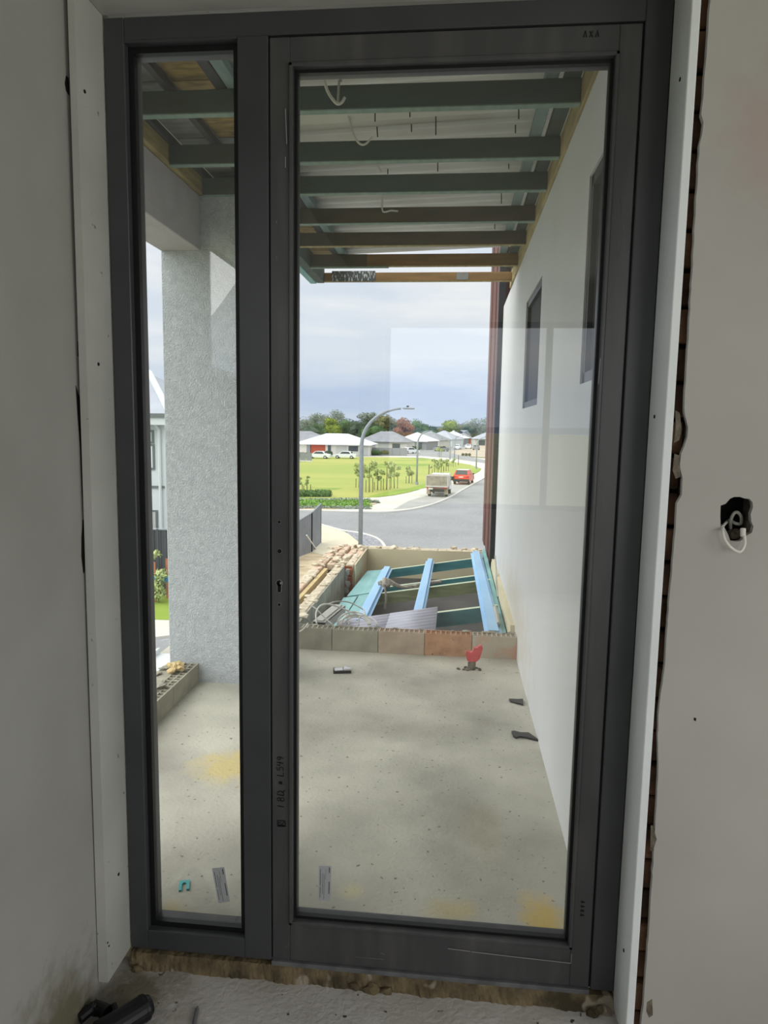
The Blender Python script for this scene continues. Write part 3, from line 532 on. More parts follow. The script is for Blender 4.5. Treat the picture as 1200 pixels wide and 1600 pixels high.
# battens on top of the rafters
def batten(x0, x1, y0, y1, m, lb): tag(MB().bbox(x0, x1, y0, y1, 2.893, 2.93, .002).build('roof_batten', M[m]), lb, 'batten', 'roof battens on the rafters')
batten(.31, .36, .3, 3.9, 'tealwash', 'pale teal roof batten nearest the white wall, on the rafters'); batten(.385, .445, .3, 4.3, 'tealdark', 'dark teal roof batten against the top plate of the white wall')
batten(-1.0, -.955, .3, 3.9, 'darkwin', 'dark roof batten on the rafters between yellow ply and corrugated sheet'); batten(-.95, -.90, .3, 4.2, 'tealwash', 'pale roof batten at the left edge of the corrugated sheet')
batten(-1.215, -1.185, .3, 2.6, 'darkwin', 'dark roof batten between grey and yellow ply sheets'); batten(-1.42, -1.395, .3, 2.6, 'darkwin', 'dark roof batten beside the left top plate')
pl = thing('ply_lining', 'yellow and grey ply sheets above the rafters at the left edge of the roof', 'lining')
for (x0, x1, y0, y1, m) in ((-1.395, -1.215, .3, 1.10, 'plygrey'), (-1.185, -1.0, .3, 1.10, 'ply'), (-1.395, -1.215, 1.11, 1.66, 'plygrey'), (-1.185, -1.0, 1.11, 1.66, 'ply'), (-1.395, -1.215, 1.67, 2.6, 'plygrey'), (-1.185, -1.0, 1.67, 2.2, 'plygrey'), (-1.175, -1.0, 2.21, 3.0, 'ply'), (-1.175, -1.0, 3.01, 3.70, 'ply'), (-1.30, -.985, 3.71, 4.35, 'ply'), (-1.395, -1.18, 2.61, 3.70, 'plygrey')):
    MB().box(x0, x1, y0, y1, 2.935, 2.947).build('ply_sheet', M[m], pl)
roof = thing('corrugated_roof', 'pale corrugated metal roof sheets over the rafters', 'roof')
def corr(x0, x1, y0, y1, z0, z1, per, amp, th=.001, n=8, yo=0):
    """corrugations run along X"""
    mb = MB(); k = int((y1-y0)/per*n); vs = []
    for i in range(k+1):
        y = y0+(y1-y0)*i/k; q_ = math.sin(2*PI*(y-yo)/per); h = amp*math.copysign(abs(q_)**.7, q_)
        vs += [(x0, y, z0+h), (x1, y, z1+h), (x0, y, z0+h+th), (x1, y, z1+h+th)]
    fs = []
    for i in range(k):
        a = i*4; b = a+4; fs += [(a, a+1, b+1, b), (a+2, b+2, b+3, a+3)]
        fs += [(a, b, b+2, a+2), (a+1, a+3, b+3, b+1)]
    return mb.add(vs, fs)
for i in range(5):
    y0 = .12+i*.776; corr(-.985, .80, y0, min(y0+.785, 4.0), 2.955+.003*(i % 2), 3.023+.003*(i % 2), .115, .019).build('roof_sheet', M['zinc'], roof, smooth=True)
corr(-1.75, -.985, .12, 4.0, 2.96, 2.965, .105, .009).build('roof_sheet', M['zinc'], roof, smooth=True)
for i, (px, a, b) in enumerate(((586, 174, 190), (589, 198, 214), (640.5, 171, 183), (643, 194, 206), (681, 182, 211), (810.5, 170, 186), (805.5, 195, 208), (827.5, 97, 103), (606, 264, 272), (684, 253, 268), (795, 256, 264), (783.5, 302, 318), (773, 350, 358))):
    yy = 1.4 if a > 160 and a < 215 else (1.0 if a < 120 else (1.9 if a < 290 else (2.4 if a < 330 else 2.95)))
    P0 = at(px, a, Y=yy); P1 = at(px+(1 if i in (1,) else 0), b, Y=yy); 
    o = MB().tube([P0, P1], .0028, 6).build('tie_strap', M['blackmetal']); tag(o, ['leftmost dark strap end just past the first rafter', 'slanted-row strap end below the leftmost one', 'upper strap end of the second pair past the first rafter', 'lower strap end of the second pair past the first rafter', 'long strap end in the middle of the first bay', 'upper right strap end past the first rafter', 'lower right strap end past the first rafter', 'strap end in front of the first rafter near the door head', 'strap end beside the white cable past the second rafter', 'middle strap end past the second rafter', 'right strap end past the second rafter', 'strap end at the right past the third rafter', 'strap end at the right past the fourth rafter'][i], 'strap', 'dark strap ends under the roof')
for pts, yy, lb, m in (([(503, 100), (505, 118), (511, 140), (519, 154), (527, 162), (534, 160), (539, 152)], 1.03, 'white electrical cable hooked below the first rafter', 'cable'), ([(543, 176), (549, 200), (556, 217), (563, 225), (571, 225), (579, 217), (582, 214)], 1.56, 'white electrical cable curling down to the second rafter', 'cable'), ([(598, 305), (597, 320), (598, 330), (603, 331), (611, 329), (622, 330)], 2.6, 'short white cable stub dangling at the fourth rafter', 'cable'), ([(590, 255), (593, 264), (596, 269)], 2.0, 'tiny white cable tail above the third rafter', 'cable')):
    o = MB().tube(curve_pts([at(x, y, Y=yy) for x, y in pts], 5), .006 if yy < 1.5 else .005, 8).build('hanging_cable', M[m], smooth=True); tag(o, lb, 'cable')
o = MB().tube(curve_pts([at(x, y, Y=1.06) for x, y in ((534, 126), (530, 127), (529, 140), (528, 160))], 4), .005, 8).build('hanging_cable', M['cablegrey'], smooth=True); tag(o, 'grey cable hanging straight beside the hooked white cable', 'cable')
# ------------------------------------------------------------------ porch roof void beyond the hob
vd = M['cream']
WYF = 6.95
struct('porch_wall_far', MB().box(-1.42, .46, WYF, WYF+.23, G, -.09), M['cream'])
struct('render_skin_far', MB().box(-1.08, .46, WYF-.014, WYF, -.8, .0), M['cream'])
struct('render_skin_left', MB().box(-1.2, -1.186, 3.02, 5.80, -.8, -.004), M['greyrender'])
struct('render_skin_left_far', MB().box(-1.084, -1.07, 5.85, WYF-.014, -.8, -.002), M['cream'])
struct('porch_wall_left_far', MB().box(-1.18, -1.08, 5.85, WYF, G, -.09), M['cream'])
struct('porch_wall_left_near', MB().box(-1.30, -1.20, 2.95, 5.84, G, -.09), M['greyrender'])
struct('porch_wall_left_outer', MB().box(-1.54, -1.40, 2.6, WYF+.23, G, -.09), M['greyrender'])
struct('porch_wall_near', MB().box(-1.5, .46, 2.93, 3.02, G, -.02), M['greyrender'])
struct('void_shade_sheet', MB().box(-1.186, .46, 3.03, WYF-.015, -.42, -.37), mat('painted_void_shade', (92, 90, 86), .9, (70, 68, 66), 2))  # dark sheet added to give the void its deep shade
pw = thing('porch_brick_course', 'broken top courses of cream brick around the porch roof opening', 'brickwork'); pw['kind'] = 'structure'
def course(x0, x1, y0, y1, n, ax, m, dz=.09, seed=1, rough=.012):
    r = random.Random(seed)
    for i in range(n):
        zt = rnd.uniform(-rough, rough*.4)
        if ax == 'y': a, b, c, d = x0+r.uniform(-.006, .006), x1+r.uniform(-.006, .004), y0+(y1-y0)*i/n+.004, y0+(y1-y0)*(i+1)/n-.004
        else: a, b, c, d = x0+(x1-x0)*i/n+.004, x0+(x1-x0)*(i+1)/n-.004, y0+r.uniform(-.006, .006), y1+r.uniform(-.006, .006)
        o = MB().bbox(a, b, c, d, -.089, zt, .01).build('brick', M[m if r.random() < .75 else ('brickpink' if m == 'brick' else 'brick')], pw)
course(-1.30, -1.20, 3.02, 5.84, 9, 'y', 'brick', seed=2); course(-1.53, -1.42, 2.95, 5.84, 9, 'y', 'brick', seed=3)
course(-1.18, -1.085, 5.86, 7.16, 4, 'y', 'brick', seed=4); course(-1.29, -1.2, 5.86, 7.16, 6, 'y', 'brickpink', seed=5, rough=.03); course(-1.53, -1.43, 5.86, 7.16, 6, 'y', 'brickpink', seed=6, rough=.03); course(-1.41, -1.31, 5.9, 7.16, 5, 'y', 'brickpink', seed=9, rough=.03)
course(-1.08, .45, WYF, WYF+.1, 5, 'x', 'brick', seed=7); course(-1.08, .45, WYF+.12, WYF+.22, 5, 'x', 'brick', seed=8)
MB().box(-1.40, -1.36, 3.02, 5.7, -.4, -.02).build('foam_strip', M['insul'], pw)
rb = MB()
for k in range(110):
    s = rnd.uniform(.012, .035)
    if k < 55: c = (rnd.uniform(-1.52, -1.1), rnd.uniform(5.85, 7.15), rnd.uniform(-.01, .02))
    elif k < 75: c = (rnd.uniform(-1.0, .42), rnd.uniform(6.96, 7.15), rnd.uniform(-.01, .015))
    else: c = (rnd.choice([rnd.uniform(-1.30, -1.21), rnd.uniform(-1.52, -1.42)]), rnd.uniform(3.1, 5.8), 0)
    rb.blob(c, (s*1.5, s*1.3, s*.6), k+200, .4, 1)
tag(rb.build('broken_mortar', M['brick'], pw), kind='stuff')
MB().box(-1.20, -1.11, 5.842, 5.858, -.55, -.02).build('raw_brick_end', M['redbrick'], pw)
for i in range(6): MB().bbox(-1.195, -1.10, 5.80, 5.845, -.55+i*.086, -.55+i*.086+.076, .006).build('brick', M['redbrick'], pw)
fm = MB()
for k in range(12): fm.blob((-1.19+rnd.uniform(-.02, .05), 5.80, -.16+rnd.uniform(-.15, .12)), (.03, .02, .04), k+300, .4, 1)
tag(fm.build('plastic_membrane', M['cablegrey']), 'crumpled whitish membrane over the raw brick end of the porch opening', 'membrane')
lg = MB().bbox(.385, .425, 3.05, 6.85, -.09, .055, .003).build('ledger', M['tealpale']); tag(lg, 'pale teal ledger board fixed along the foot of the white wall', 'ledger')
ls = MB().box(.43, .459, 3.02, 6.0, .056, .18).build('render_band', M['cream']); ls['kind'] = 'structure'
SL = .17
def rz(x): return -.03+SL*x
pj = [(3.98, .13, 'teal', 'dark teal', 'nearest the balcony', .035), (5.06, .115, 'olive', 'olive green', 'second nearest the balcony', .02), (5.42, .10, 'teal', 'dark teal', 'just behind the olive one', 0), (6.45, .105, 'teal', 'bright teal', 'farthest, below the cream wall', -.01)]
for y, dp, m, c_, w_, dz in pj:
    j = thing('porch_rafter', '%s sloping rafter of the porch roof, %s' % (c_, w_), 'rafter', (0, y, 0), 0, 'rafters of the porch roof')
    x0, x1 = -1.02, .40
    def S(xa, xb, ya, yb, t0, t1): return MB().add([(xa, ya, rz(xa)+dz+t0), (xb, ya, rz(xb)+dz+t0), (xb, yb, rz(xb)+dz+t0), (xa, yb, rz(xa)+dz+t0), (xa, ya, rz(xa)+dz+t1), (xb, ya, rz(xb)+dz+t1), (xb, yb, rz(xb)+dz+t1), (xa, yb, rz(xa)+dz+t1)], [(0, 3, 2, 1), (4, 5, 6, 7), (0, 1, 5, 4), (1, 2, 6, 5), (2, 3, 7, 6), (3, 0, 4, 7)])
    S(x0, x1, 0, .045, -dp, -.003).build('timber', M[m], j); S(x0, x1, 0, .045, -.003, 0).build('pale_top_edge', mat('pale_cut_edge', (196, 206, 180), .8), j)
def bat(p0, p1, wd, lb):
    """top-hat steel batten between two points"""
    p0, p1 = Vector(p0), Vector(p1); d = p1-p0; L = d.length; 
    prof = [(-wd*.5, 0), (-wd*.32, 0), (-wd*.26, .03), (wd*.26, .03), (wd*.32, 0), (wd*.5, 0), (wd*.5, .003), (wd*.34, .003), (wd*.28, .034), (-wd*.28, .034), (-wd*.34, .003), (-wd*.5, .003)]
    t = d.normalized(); sx = Vector((0, 0, 1)).cross(t).normalized()*-1; uz = sx.cross(t); 
    if uz.z < 0: uz = -uz
    vs = [p+sx*a+uz*b for p in (p0, p1) for a, b in prof]; n = len(prof)
    o = MB().add(vs, [tuple(range(n))[::-1], tuple(range(n, 2*n))]+[(i, (i+1) % n, (i+1) % n+n, i+n) for i in range(n)]).build('steel_batten', M['bluesteel']); tag(o, lb, 'batten', 'blue steel battens on the porch roof')
bat((.30, 6.60, .040), (.325, 3.15, .065), .13, 'pale blue steel batten nearest the white wall on the porch rafters')
bat((-.25, 6.50, -.055), (-.26, 3.85, -.02), .10, 'pale blue steel batten in the middle of the porch rafters')
bat((-.755, 6.35, -.14), (-.745, 3.85, -.10), .12, 'pale blue steel batten beside the teal valley boards')
vb = thing('valley_boards', 'two wide pale teal boards beside the left blue batten', 'boards')
def slab4(pts, t, m, nm, par=None):
    pts = [Vector(p) for p in pts]; dn = Vector((0, 0, -t)); return MB().add(pts+[p+dn for p in pts], [(0, 1, 2, 3), (7, 6, 5, 4), (0, 4, 5, 1), (1, 5, 6, 2), (2, 6, 7, 3), (3, 7, 4, 0)]).build(nm, m, par)
slab4([(-1.04, 3.3, -.13), (-.93, 3.3, -.12), (-.93, 5.0, -.15), (-1.07, 5.0, -.17)], .02, M['tealpale'], 'board', vb)
slab4([(-.92, 3.3, -.115), (-.80, 3.3, -.10), (-.82, 5.1, -.145), (-.92, 5.1, -.16)], .02, M['tealpale'], 'board', vb)
slab4([(-1.04, 5.02, -.16), (-.82, 5.12, -.14), (-.82, 6.4, -.16), (-1.0, 6.4, -.18)], .02, M['tealpale'], 'board', vb)
# loose corrugated offcut lying on the rafters, steel channel, cables, rope
sl = thing('corrugated_offcut', 'grey corrugated metal offcut lying on the porch rafters behind the hob', 'metal sheet')
corr(-.93, -.42, 3.0, 3.95, rz(-.93)+.075, rz(-.42)+.08, .09, .022).build('metal_sheet', M['zincsheet'], sl, smooth=True)
corr(-.50, -.10, 2.99, 3.95, rz(-.50)+.082, rz(-.10)+.088, .09, .022).build('metal_sheet', M['zincsheet'], sl, smooth=True)
ch = thing('steel_channel', 'short grey steel channel poking up at the left end of the hob', 'channel', (-1.0, 3.35, -.02), math.radians(-8))
MB().box(-.06, -.052, 0, .5, 0, .07).box(.052, .06, 0, .5, 0, .07).box(-.06, .06, 0, .5, .062, .07).box(-.03, .03, 0, .5, .07, .08).build('channel_body', M['cablegrey'], ch)
MB().box(-.052, .052, .01, .03, 0, .062).build('dark_end', M['dark'], ch)
def cab(pts, r, lb, m='cable'):
    o = MB().tube(curve_pts(pts, 7), r, 7).build('loose_cable', M[m], smooth=True); tag(o, lb, 'cable')
def cp(x, y, Y): return tuple(at(x, y, Y=Y))
cab([cp(495, 975, 3.1), cp(494, 958, 3.15), cp(500, 947, 3.2), cp(512, 944, 3.25), cp(528, 948, 3.3), cp(548, 956, 3.35), cp(562, 961, 3.4)], .007, 'thick white cable arching over the steel channel')
cab([cp(512, 944, 3.6), cp(525, 940, 3.6), cp(545, 941, 3.7), cp(562, 949, 3.7), cp(570, 955, 3.7)], .005, 'thin white cable bowing behind the thick arched one', 'cablegrey')
cab([cp(486, 946, 3.3), cp(496, 953, 3.25), cp(508, 966, 3.2), cp(520, 976, 3.1)], .005, 'straight white cable crossing the steel channel', 'cablegrey')
cab([cp(440, 969, 2.9), cp(470, 965, 2.95), cp(483, 969, 3.05), cp(488, 976, 3.1)], .004, 'thin white cable draped over the left end of the hob', 'cablegrey')
cab([cp(455, 990, 2.78), cp(470, 986, 2.79), cp(478, 979, 2.80), cp(481, 974, 2.84)], .006, 'white cable end hanging over the front of the hob')
for k, (w_, h_) in enumerate(((26, 20), (22, 16), (18, 12), (30, 14))):
    cx, cy = 553+k*2, 976; cab([cp(cx+w_*math.cos(a), cy-h_*abs(math.sin(a)), 3.1+.12*math.sin(a)*(-1 if a > PI/2 else 1)+k*.03) for a in np.linspace(0, PI, 9)], .006, ['outermost white loop of the coiled cable behind the hob', 'second white loop of the coiled cable behind the hob', 'innermost white loop of the coiled cable behind the hob', 'low wide white loop of the coiled cable behind the hob'][k])
cab([cp(533, 976, 3.05), cp(540, 962, 3.1), cp(547, 956, 3.15), cp(543, 966, 3.1), cp(546, 976, 3.05)], .005, 'white cable kinked upward at the left of the coil')
cab([cp(560, 978, 3.05), cp(562, 964, 3.1), cp(570, 960, 3.15), cp(568, 952, 3.2)], .005, 'white cable rising from the middle of the coil')
rp = thing('rope_bundle', 'frayed dirty white rope bundle lying on the middle porch rafters', 'rope')
mb = MB()
for k in range(5): mb.tube(curve_pts([cp(592+rnd.uniform(-3, 3), 912+rnd.uniform(-4, 4), 5.2), cp(604, 908+rnd.uniform(-4, 4), 5.2), cp(625, 917+rnd.uniform(-2, 2), 5.25), cp(648, 916+rnd.uniform(-2, 2), 5.25), cp(676, 910+rnd.uniform(-2, 2), 5.3), cp(690, 908+rnd.uniform(-2, 2), 5.3)], 5), .012, 6)
mb.build('rope_strands', M['rope'], rp, smooth=True)
mb = MB(); mb.tube(curve_pts([cp(598, 912, 5.0), cp(602, 922, 5.0), cp(603, 935, 5.0), cp(601, 952, 4.98)], 5), .011, 6); mb.blob(cp(602, 912, 5.05), (.05, .04, .05), 3, .5); mb.build('rope_tail', M['rope'], rp, smooth=True)
sb = thing('bent_flashing', 'thin bent grey flashing leaning at the far foot of the white wall', 'flashing')
MB().tube([(.425, 4.3, .07), (.42, 4.5, .13), (.43, 4.75, .22), (.425, 4.9, .33)], .008, 6).build('flashing_strip', M['cablegrey'], sb)
MB().tube([(.37, 3.35, .09), (.37, 3.8, .10)], .018, 6).build('strap', M['cablegrey'], sb)
# ------------------------------------------------------------------ ground far below
def gpoly(name, pts, m, z0, z1, lb=None, px=True):
    P = [(at(x, y, Z=G).x, at(x, y, Z=G).y) for x, y in pts] if px else pts
    bm = bmesh.new(); vs = [bm.verts.new((x, y, G+z1)) for x, y in P]; es = [bm.edges.new((vs[i], vs[(i+1) % len(vs)])) for i in range(len(vs))]
    bmesh.ops.triangle_fill(bm, use_beauty=True, edges=es)
    r = bmesh.ops.extrude_face_region(bm, geom=list(bm.faces)); bmesh.ops.translate(bm, vec=(0, 0, z0-z1), verts=[v for v in r['geom'] if isinstance(v, bmesh.types.BMVert)])
    bmesh.ops.recalc_face_normals(bm, faces=bm.faces); me = bpy.data.meshes.new(name); bm.to_mesh(me); bm.free(); me.materials.append(m)
    o = bpy.data.objects.new(name, me); COL.objects.link(o); o['kind'] = 'structure'; return o
gpoly('ground', [(-900, -900), (900, -900), (900, 1400), (-900, 1400)], M['ground'], -.5, -.12, px=False)
gpoly('road', [(-70, 4), (30, 4), (30, 120), (6, 120), (-6, 60), (-70, 60)], M['asphalt'], -.11, 0, px=False)
gpoly('road_verge', [(200, 796), (465, 798), (556, 800), (612, 800), (640, 797), (662, 792), (684, 785), (700, 778), (728, 762), (757, 746), (778, 734), (778, 718), (700, 713), (610, 708), (200, 708)], M['concrete'], -.11, .05)
gpoly('lawn', [(300, 711), (465, 716), (530, 714), (610, 715), (660, 716), (700, 721), (735, 727), (752, 733), (749, 737), (740, 742), (700, 753), (665, 763), (640, 770), (615, 775), (590, 778), (465, 781), (300, 783)], M['lawn'], .05, .09)
gpoly('lawn_edge', [(575, 777), (600, 771), (640, 764), (665, 757), (700, 748), (740, 736), (750, 733), (752, 733.5), (749, 737), (740, 742), (700, 753), (665, 763), (640, 770), (615, 775), (590, 778)], M['lawnedge'], .06, .10)
gpoly('garden_bed', [(380, 786), (465, 787), (560, 781.5), (585, 783), (594, 786), (580, 791), (560, 795), (510, 797.5), (465, 796.5), (380, 795)], M['sand'], .05, .09)
gpoly('parking_bay', [(640, 783), (668, 775), (712, 757), (735, 755), (729, 763), (703, 777), (690, 783), (665, 790), (640, 795), (615, 797)], M['asphalt2'], .05, .065)
gpoly('road_far', [(575, 711.5), (612, 706), (660, 698), (700, 691), (722, 688), (752, 688), (748, 700), (720, 708), (740, 716), (775, 722), (775, 727), (735, 721), (700, 716), (660, 713), (610, 712.5)], M['asphalt'], -.1, .07)
gpoly('side_street', [(300, 713), (465, 713), (575, 711.5), (610, 713), (465, 715.5), (300, 715)], M['asphalt'], -.1, .075)
gpoly('building_site', [(700, 707), (735, 699), (760, 694), (790, 696), (790, 716), (757, 715), (720, 712)], M['dirt'], -.1, .085)
gpoly('footpath', [(380, 850), (501, 821.5), (534, 831), (556, 840), (580, 845), (598, 851), (606, 862), (604, 880), (560, 880), (535, 876), (492, 866), (440, 856)], M['path'], -.11, .06)
gpoly('sandy_ground', [(380, 858), (440, 857), (492, 866.5), (535, 876.5), (600, 882), (640, 960), (640, 1060), (500, 1000), (380, 905)], M['sand'], -.11, .055)
gpoly('lamp_apron', [(540, 832), (562, 834.5), (580, 840), (594, 847), (602, 860), (596, 866), (566, 866), (560, 848)], M['agg'], .0, .08)
gpoly('side_lawn', [(-26, 17.9), (-8.2, 18.6), (-8.0, 21.5), (-26, 21.5)], M['lawnedge'], -.11, .08, px=False)
gpoly('side_path', [(-26, 15.5), (-8.9, 16.5), (-7.0, 17.8), (-7.0, 18.6), (-8.2, 18.6), (-26, 17.9)], M['concrete'], -.11, .06, px=False)
def kerb(pts, nm='kerb', r=.09):
    o = MB().tube(curve_pts([(at(x, y, Z=G).x, at(x, y, Z=G).y, G+.05) for x, y in pts], 5), r, 6).build(nm, M['kerb']); o['kind'] = 'structure'
kerb([(300, 797.5), (465, 798.5), (556, 800.5), (612, 800.5), (662, 793), (700, 779), (728, 763), (757, 747), (778, 735)])
kerb([(501, 821.5), (534, 830.5), (556, 834), (575, 838), (592, 845), (602, 858), (604, 880)])
kerb([(630, 768), (665, 764), (700, 754), (740, 742.5)], r=.05)
# hills all round
hv = []; hf = []
for i in range(97):
    a = 2*PI*i/96; h = 11+4*math.sin(i*.9)+3*math.sin(i*2.3+1); hv += [(1300*math.sin(a), 1300*math.cos(a), G-2), (1300*math.sin(a), 1300*math.cos(a), G+h), (1500*math.sin(a), 1500*math.cos(a), G-2)]
for i in range(96): a = i*3; hf += [(a, a+3, a+4, a+1), (a+1, a+4, a+5, a+2)]
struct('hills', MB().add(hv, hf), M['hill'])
# ------------------------------------------------------------------ foliage
def leaves(name, m, parent, blobs, n, size, seed=0, fill=.55, kind=None):
    r = np.random.RandomState(seed); bl = np.array(blobs, float); w_ = bl[:, 3]**2; idx = r.choice(len(bl), n, p=w_/w_.sum())
    d = r.normal(size=(n, 3)); d /= np.linalg.norm(d, axis=1)[:, None]; rad = (fill+(1-fill)*r.rand(n))**.6
    c = bl[idx, :3]+d*(bl[idx, 3:4]*rad[:, None])*np.array([1, 1, .8])
    u = r.normal(size=(n, 3)); u /= np.linalg.norm(u, axis=1)[:, None]; v = np.cross(u, d); v /= np.linalg.norm(v, axis=1)[:, None]+1e-6
    s = size*(.6+.8*r.rand(n))[:, None]; V = np.stack([c-u*s, c+v*s*.6, c+u*s, c-v*s*.6], 1).reshape(-1, 3)
    me = bpy.data.meshes.new(name); me.vertices.add(4*n); me.vertices.foreach_set('co', V.ravel().astype(np.float32)); me.loops.add(4*n); me.loops.foreach_set('vertex_index', np.arange(4*n, dtype=np.int32)); me.polygons.add(n)
    me.polygons.foreach_set('loop_start', np.arange(0, 4*n, 4, dtype=np.int32)); me.update(calc_edges=True); me.validate(); me.materials.append(m)
    o = bpy.data.objects.new(name, me); COL.objects.link(o); o.parent = parent
    if kind: o['kind'] = kind
    return o
def tree(x, y, h, rw, m, label, seed, airy=False, group='trees beyond the houses', n=2600, zb=G, name='tree'):
    t = thing(name, label, 'tree', (x, y, zb), 0, group); r = random.Random(seed); bl = []
    k = 9 if airy else 7
    for i in range(k):
        a = r.uniform(0, 2*PI); q = r.uniform(.1, .68)*rw; zz = h*(r.uniform(.5, .88) if airy else r.uniform(.30, .84)); bl.append((q*math.cos(a), q*math.sin(a), zz, rw*(r.uniform(.24, .4) if airy else r.uniform(.34, .52))))
    bl.append((0, 0, h-rw*(.3 if airy else .45), rw*(.32 if airy else .5)))
    tr = MB().tube([(0, 0, 0), (r.uniform(-.2, .2), 0, h*.4), (0, 0, h*.8)], h*.022, 7, h*.008)
    for b in bl[:6]: tr.tube([(0, 0, h*.32), (b[0]*.5, b[1]*.5, (h*.32+b[2])/2+h*.03), b[:3]], h*.010, 5, h*.004)
    tr.build('trunk', M['wood'], t)
    leaves('crown', M[m], t, bl, n if not airy else int(n*.55), h*(.022 if airy else .026), seed, .75 if not airy else .45)
    if not airy:
        c = MB()
        for i, b in enumerate(bl): c.blob(b[:3], (b[3]*.66, b[3]*.66, b[3]*.55), seed+i, .3, 2)
        c.build('inner_foliage', M[m], t)
    return t
def fartree(px, ty, hw, D, m, label, seed, airy=False):
    D = D+70+(int(seed/13) % 4)*17
    hw = hw*(1.25 if airy else 1.5); ty -= (0 if airy else 2)
    p = at(px, 700, Y=D); z = at(px, ty, Y=D).z; tree(p.x, D, z-G, hw*(D+1.8)/F*1.45, m, label, seed, airy)
for i, (px, ty, hw, D, m, lb, ai) in enumerate((
    (474, 654, 13, 175, 'gum', 'airy grey-green gum tree at the left edge of the tree line', True), (489, 645, 15, 185, 'gum', 'airy grey-green gum tree, second from the left of the tree line', True),
    (506, 648, 13, 190, 'gum', 'airy grey-green gum tree left of the tallest one', True), (522, 640, 17, 195, 'gum', 'tallest airy gum tree, behind the yellow-green tree', True),
    (480, 668, 13, 168, 'darkgreen', 'low dark green tree below the leftmost gums', False), (518, 654, 10, 170, 'yellowgreen', 'bright yellow-green tree behind the white roof', False), (536, 657, 14, 166, 'green', 'rounded mid green tree right of the yellow-green one', False),
    (552, 658, 12, 172, 'darkgreen', 'dark green tree left of the small gum', False), (573, 643, 11, 190, 'gum', 'small flat topped gum behind the near street lamp', True), (566, 660, 13, 170, 'darkgreen', 'dark green tree behind the near street lamp pole', False),
    (597, 650, 17, 175, 'olivebrown', 'broad olive brown tree right of the near street lamp', False), (619, 657, 12, 173, 'olivebrown', 'olive tree between the broad olive one and the rust one', False), (629, 653, 10, 178, 'rust', 'rust coloured autumn tree', False), (640, 665, 9, 172, 'rust', 'smaller rust coloured tree on the right of the big rust one', False),
    (655, 661, 13, 176, 'green', 'mid green tree right of the rust trees', False), (668, 668, 10, 190, 'green', 'green tree left of the gap showing blue hills', False), (678, 675, 10, 210, 'green', 'low green tree under the distant hills', False), (692, 672, 9, 220, 'olivebrown', 'low olive tree right of the distant hills', False),
    (703, 658, 12, 215, 'yellowgreen', 'tall yellow-green tree right of the distant hills', False), (718, 665, 11, 225, 'olivebrown', 'olive tree with brown tips beside the yellow-green one', False), (730, 668, 9, 230, 'darkgreen', 'dark green tree left of the right-hand gum', False),
    (743, 652, 13, 225, 'gum', 'tall airy gum tree near the brown cladding', True), (757, 660, 11, 215, 'gum', 'blue-grey gum tree half hidden by the brown cladding', True), (752, 672, 12, 235, 'darkgreen', 'low dark green tree under the right-hand gums', False), (588, 664, 12, 168, 'green', 'green tree low behind the grey roof', False), (611, 668, 13, 165, 'darkgreen', 'dark tree low behind the grey roofs', False), (498, 664, 12, 160, 'green', 'low green tree under the airy gums, left of the yellow-green one', False), (545, 664, 11, 200, 'green', 'green tree filling the gap right of the rounded one', False), (585, 656, 13, 195, 'olivebrown', 'olive tree directly right of the small flat topped gum', False), (664, 663, 10, 200, 'darkgreen', 'dark green tree above the middle roofs', False), (713, 669, 10, 240, 'green', 'green tree between the yellow-green and olive ones on the right', False), (735, 661, 10, 250, 'darkgreen', 'dark tree just left of the tall right-hand gum', False), (765, 668, 11, 225, 'gum', 'low gum tree beside the brown cladding', True), (645, 673, 12, 168, 'darkgreen', 'dark green tree low behind the middle roofs', False))):
    fartree(px, ty, hw, D, m, lb, i*13+1, ai)
def young(px, py, hpx, wpx, lb, seed, stakes=2):
    wpx *= 1.35
    p = at(px, py, Z=G+.09); s = (p.y+1.82)/F; h = hpx*s; r = wpx*s*.62
    t = thing('young_tree', lb, 'tree', (p.x, p.y, G+.09), 0, 'staked young trees along the park edge'); rr_ = random.Random(seed)
    MB().tube([(0, 0, 0), (rr_.uniform(-.05, .05), 0, h*.5), (0, 0, h*.9)], .05, 6, .02).build('trunk', M['wood'], t)
    bl = [(rr_.uniform(-.7, .7)*r, rr_.uniform(-.7, .7)*r, h*rr_.uniform(.42, .9), r*rr_.uniform(.25, .5)) for _ in range(9)]
    leaves('crown', M['young'], t, bl, 650, .10, seed, .2)
    for k in range(stakes): MB().box(-.028+(.32 if k else -.32), .028+(.32 if k else -.32), -.03, .03, 0, h*(.44 if k else .36)).build('stake', M['stake'], t)
for i, (px, py, h, w_, lb) in enumerate(((577, 769, 52, 17, 'staked young tree just right of the near street lamp, largest one'), (561, 762, 40, 12, 'young tree half hidden behind the near street lamp pole'), (590, 766, 36, 9, 'slim young tree between the two bushiest ones'), (604, 765, 47, 14, 'second bushy young tree right of the near street lamp'), (616, 763, 42, 11, 'thin young tree just left of the lone round one'), (639, 755, 31, 10, 'lone round-headed young tree left of the second lamp'), (679, 743, 28, 10, 'young tree behind the tipper truck'), (689, 740, 25, 9, 'young tree behind the truck, second from the left'), (697, 736, 22, 7, 'small young tree behind the gap between truck and car'), (708, 729, 14, 4, 'tiny staked sapling behind the red car'), (467, 768, 26, 5, 'sparse pinkish sapling above the garden hedge'), (480, 768, 26, 4, 'bare staked sapling at the left end of the hedge'), (687, 714, 20, 8, 'young street tree at the far kerb'))):
    young(px, py, h, w_, lb, i*7+3)
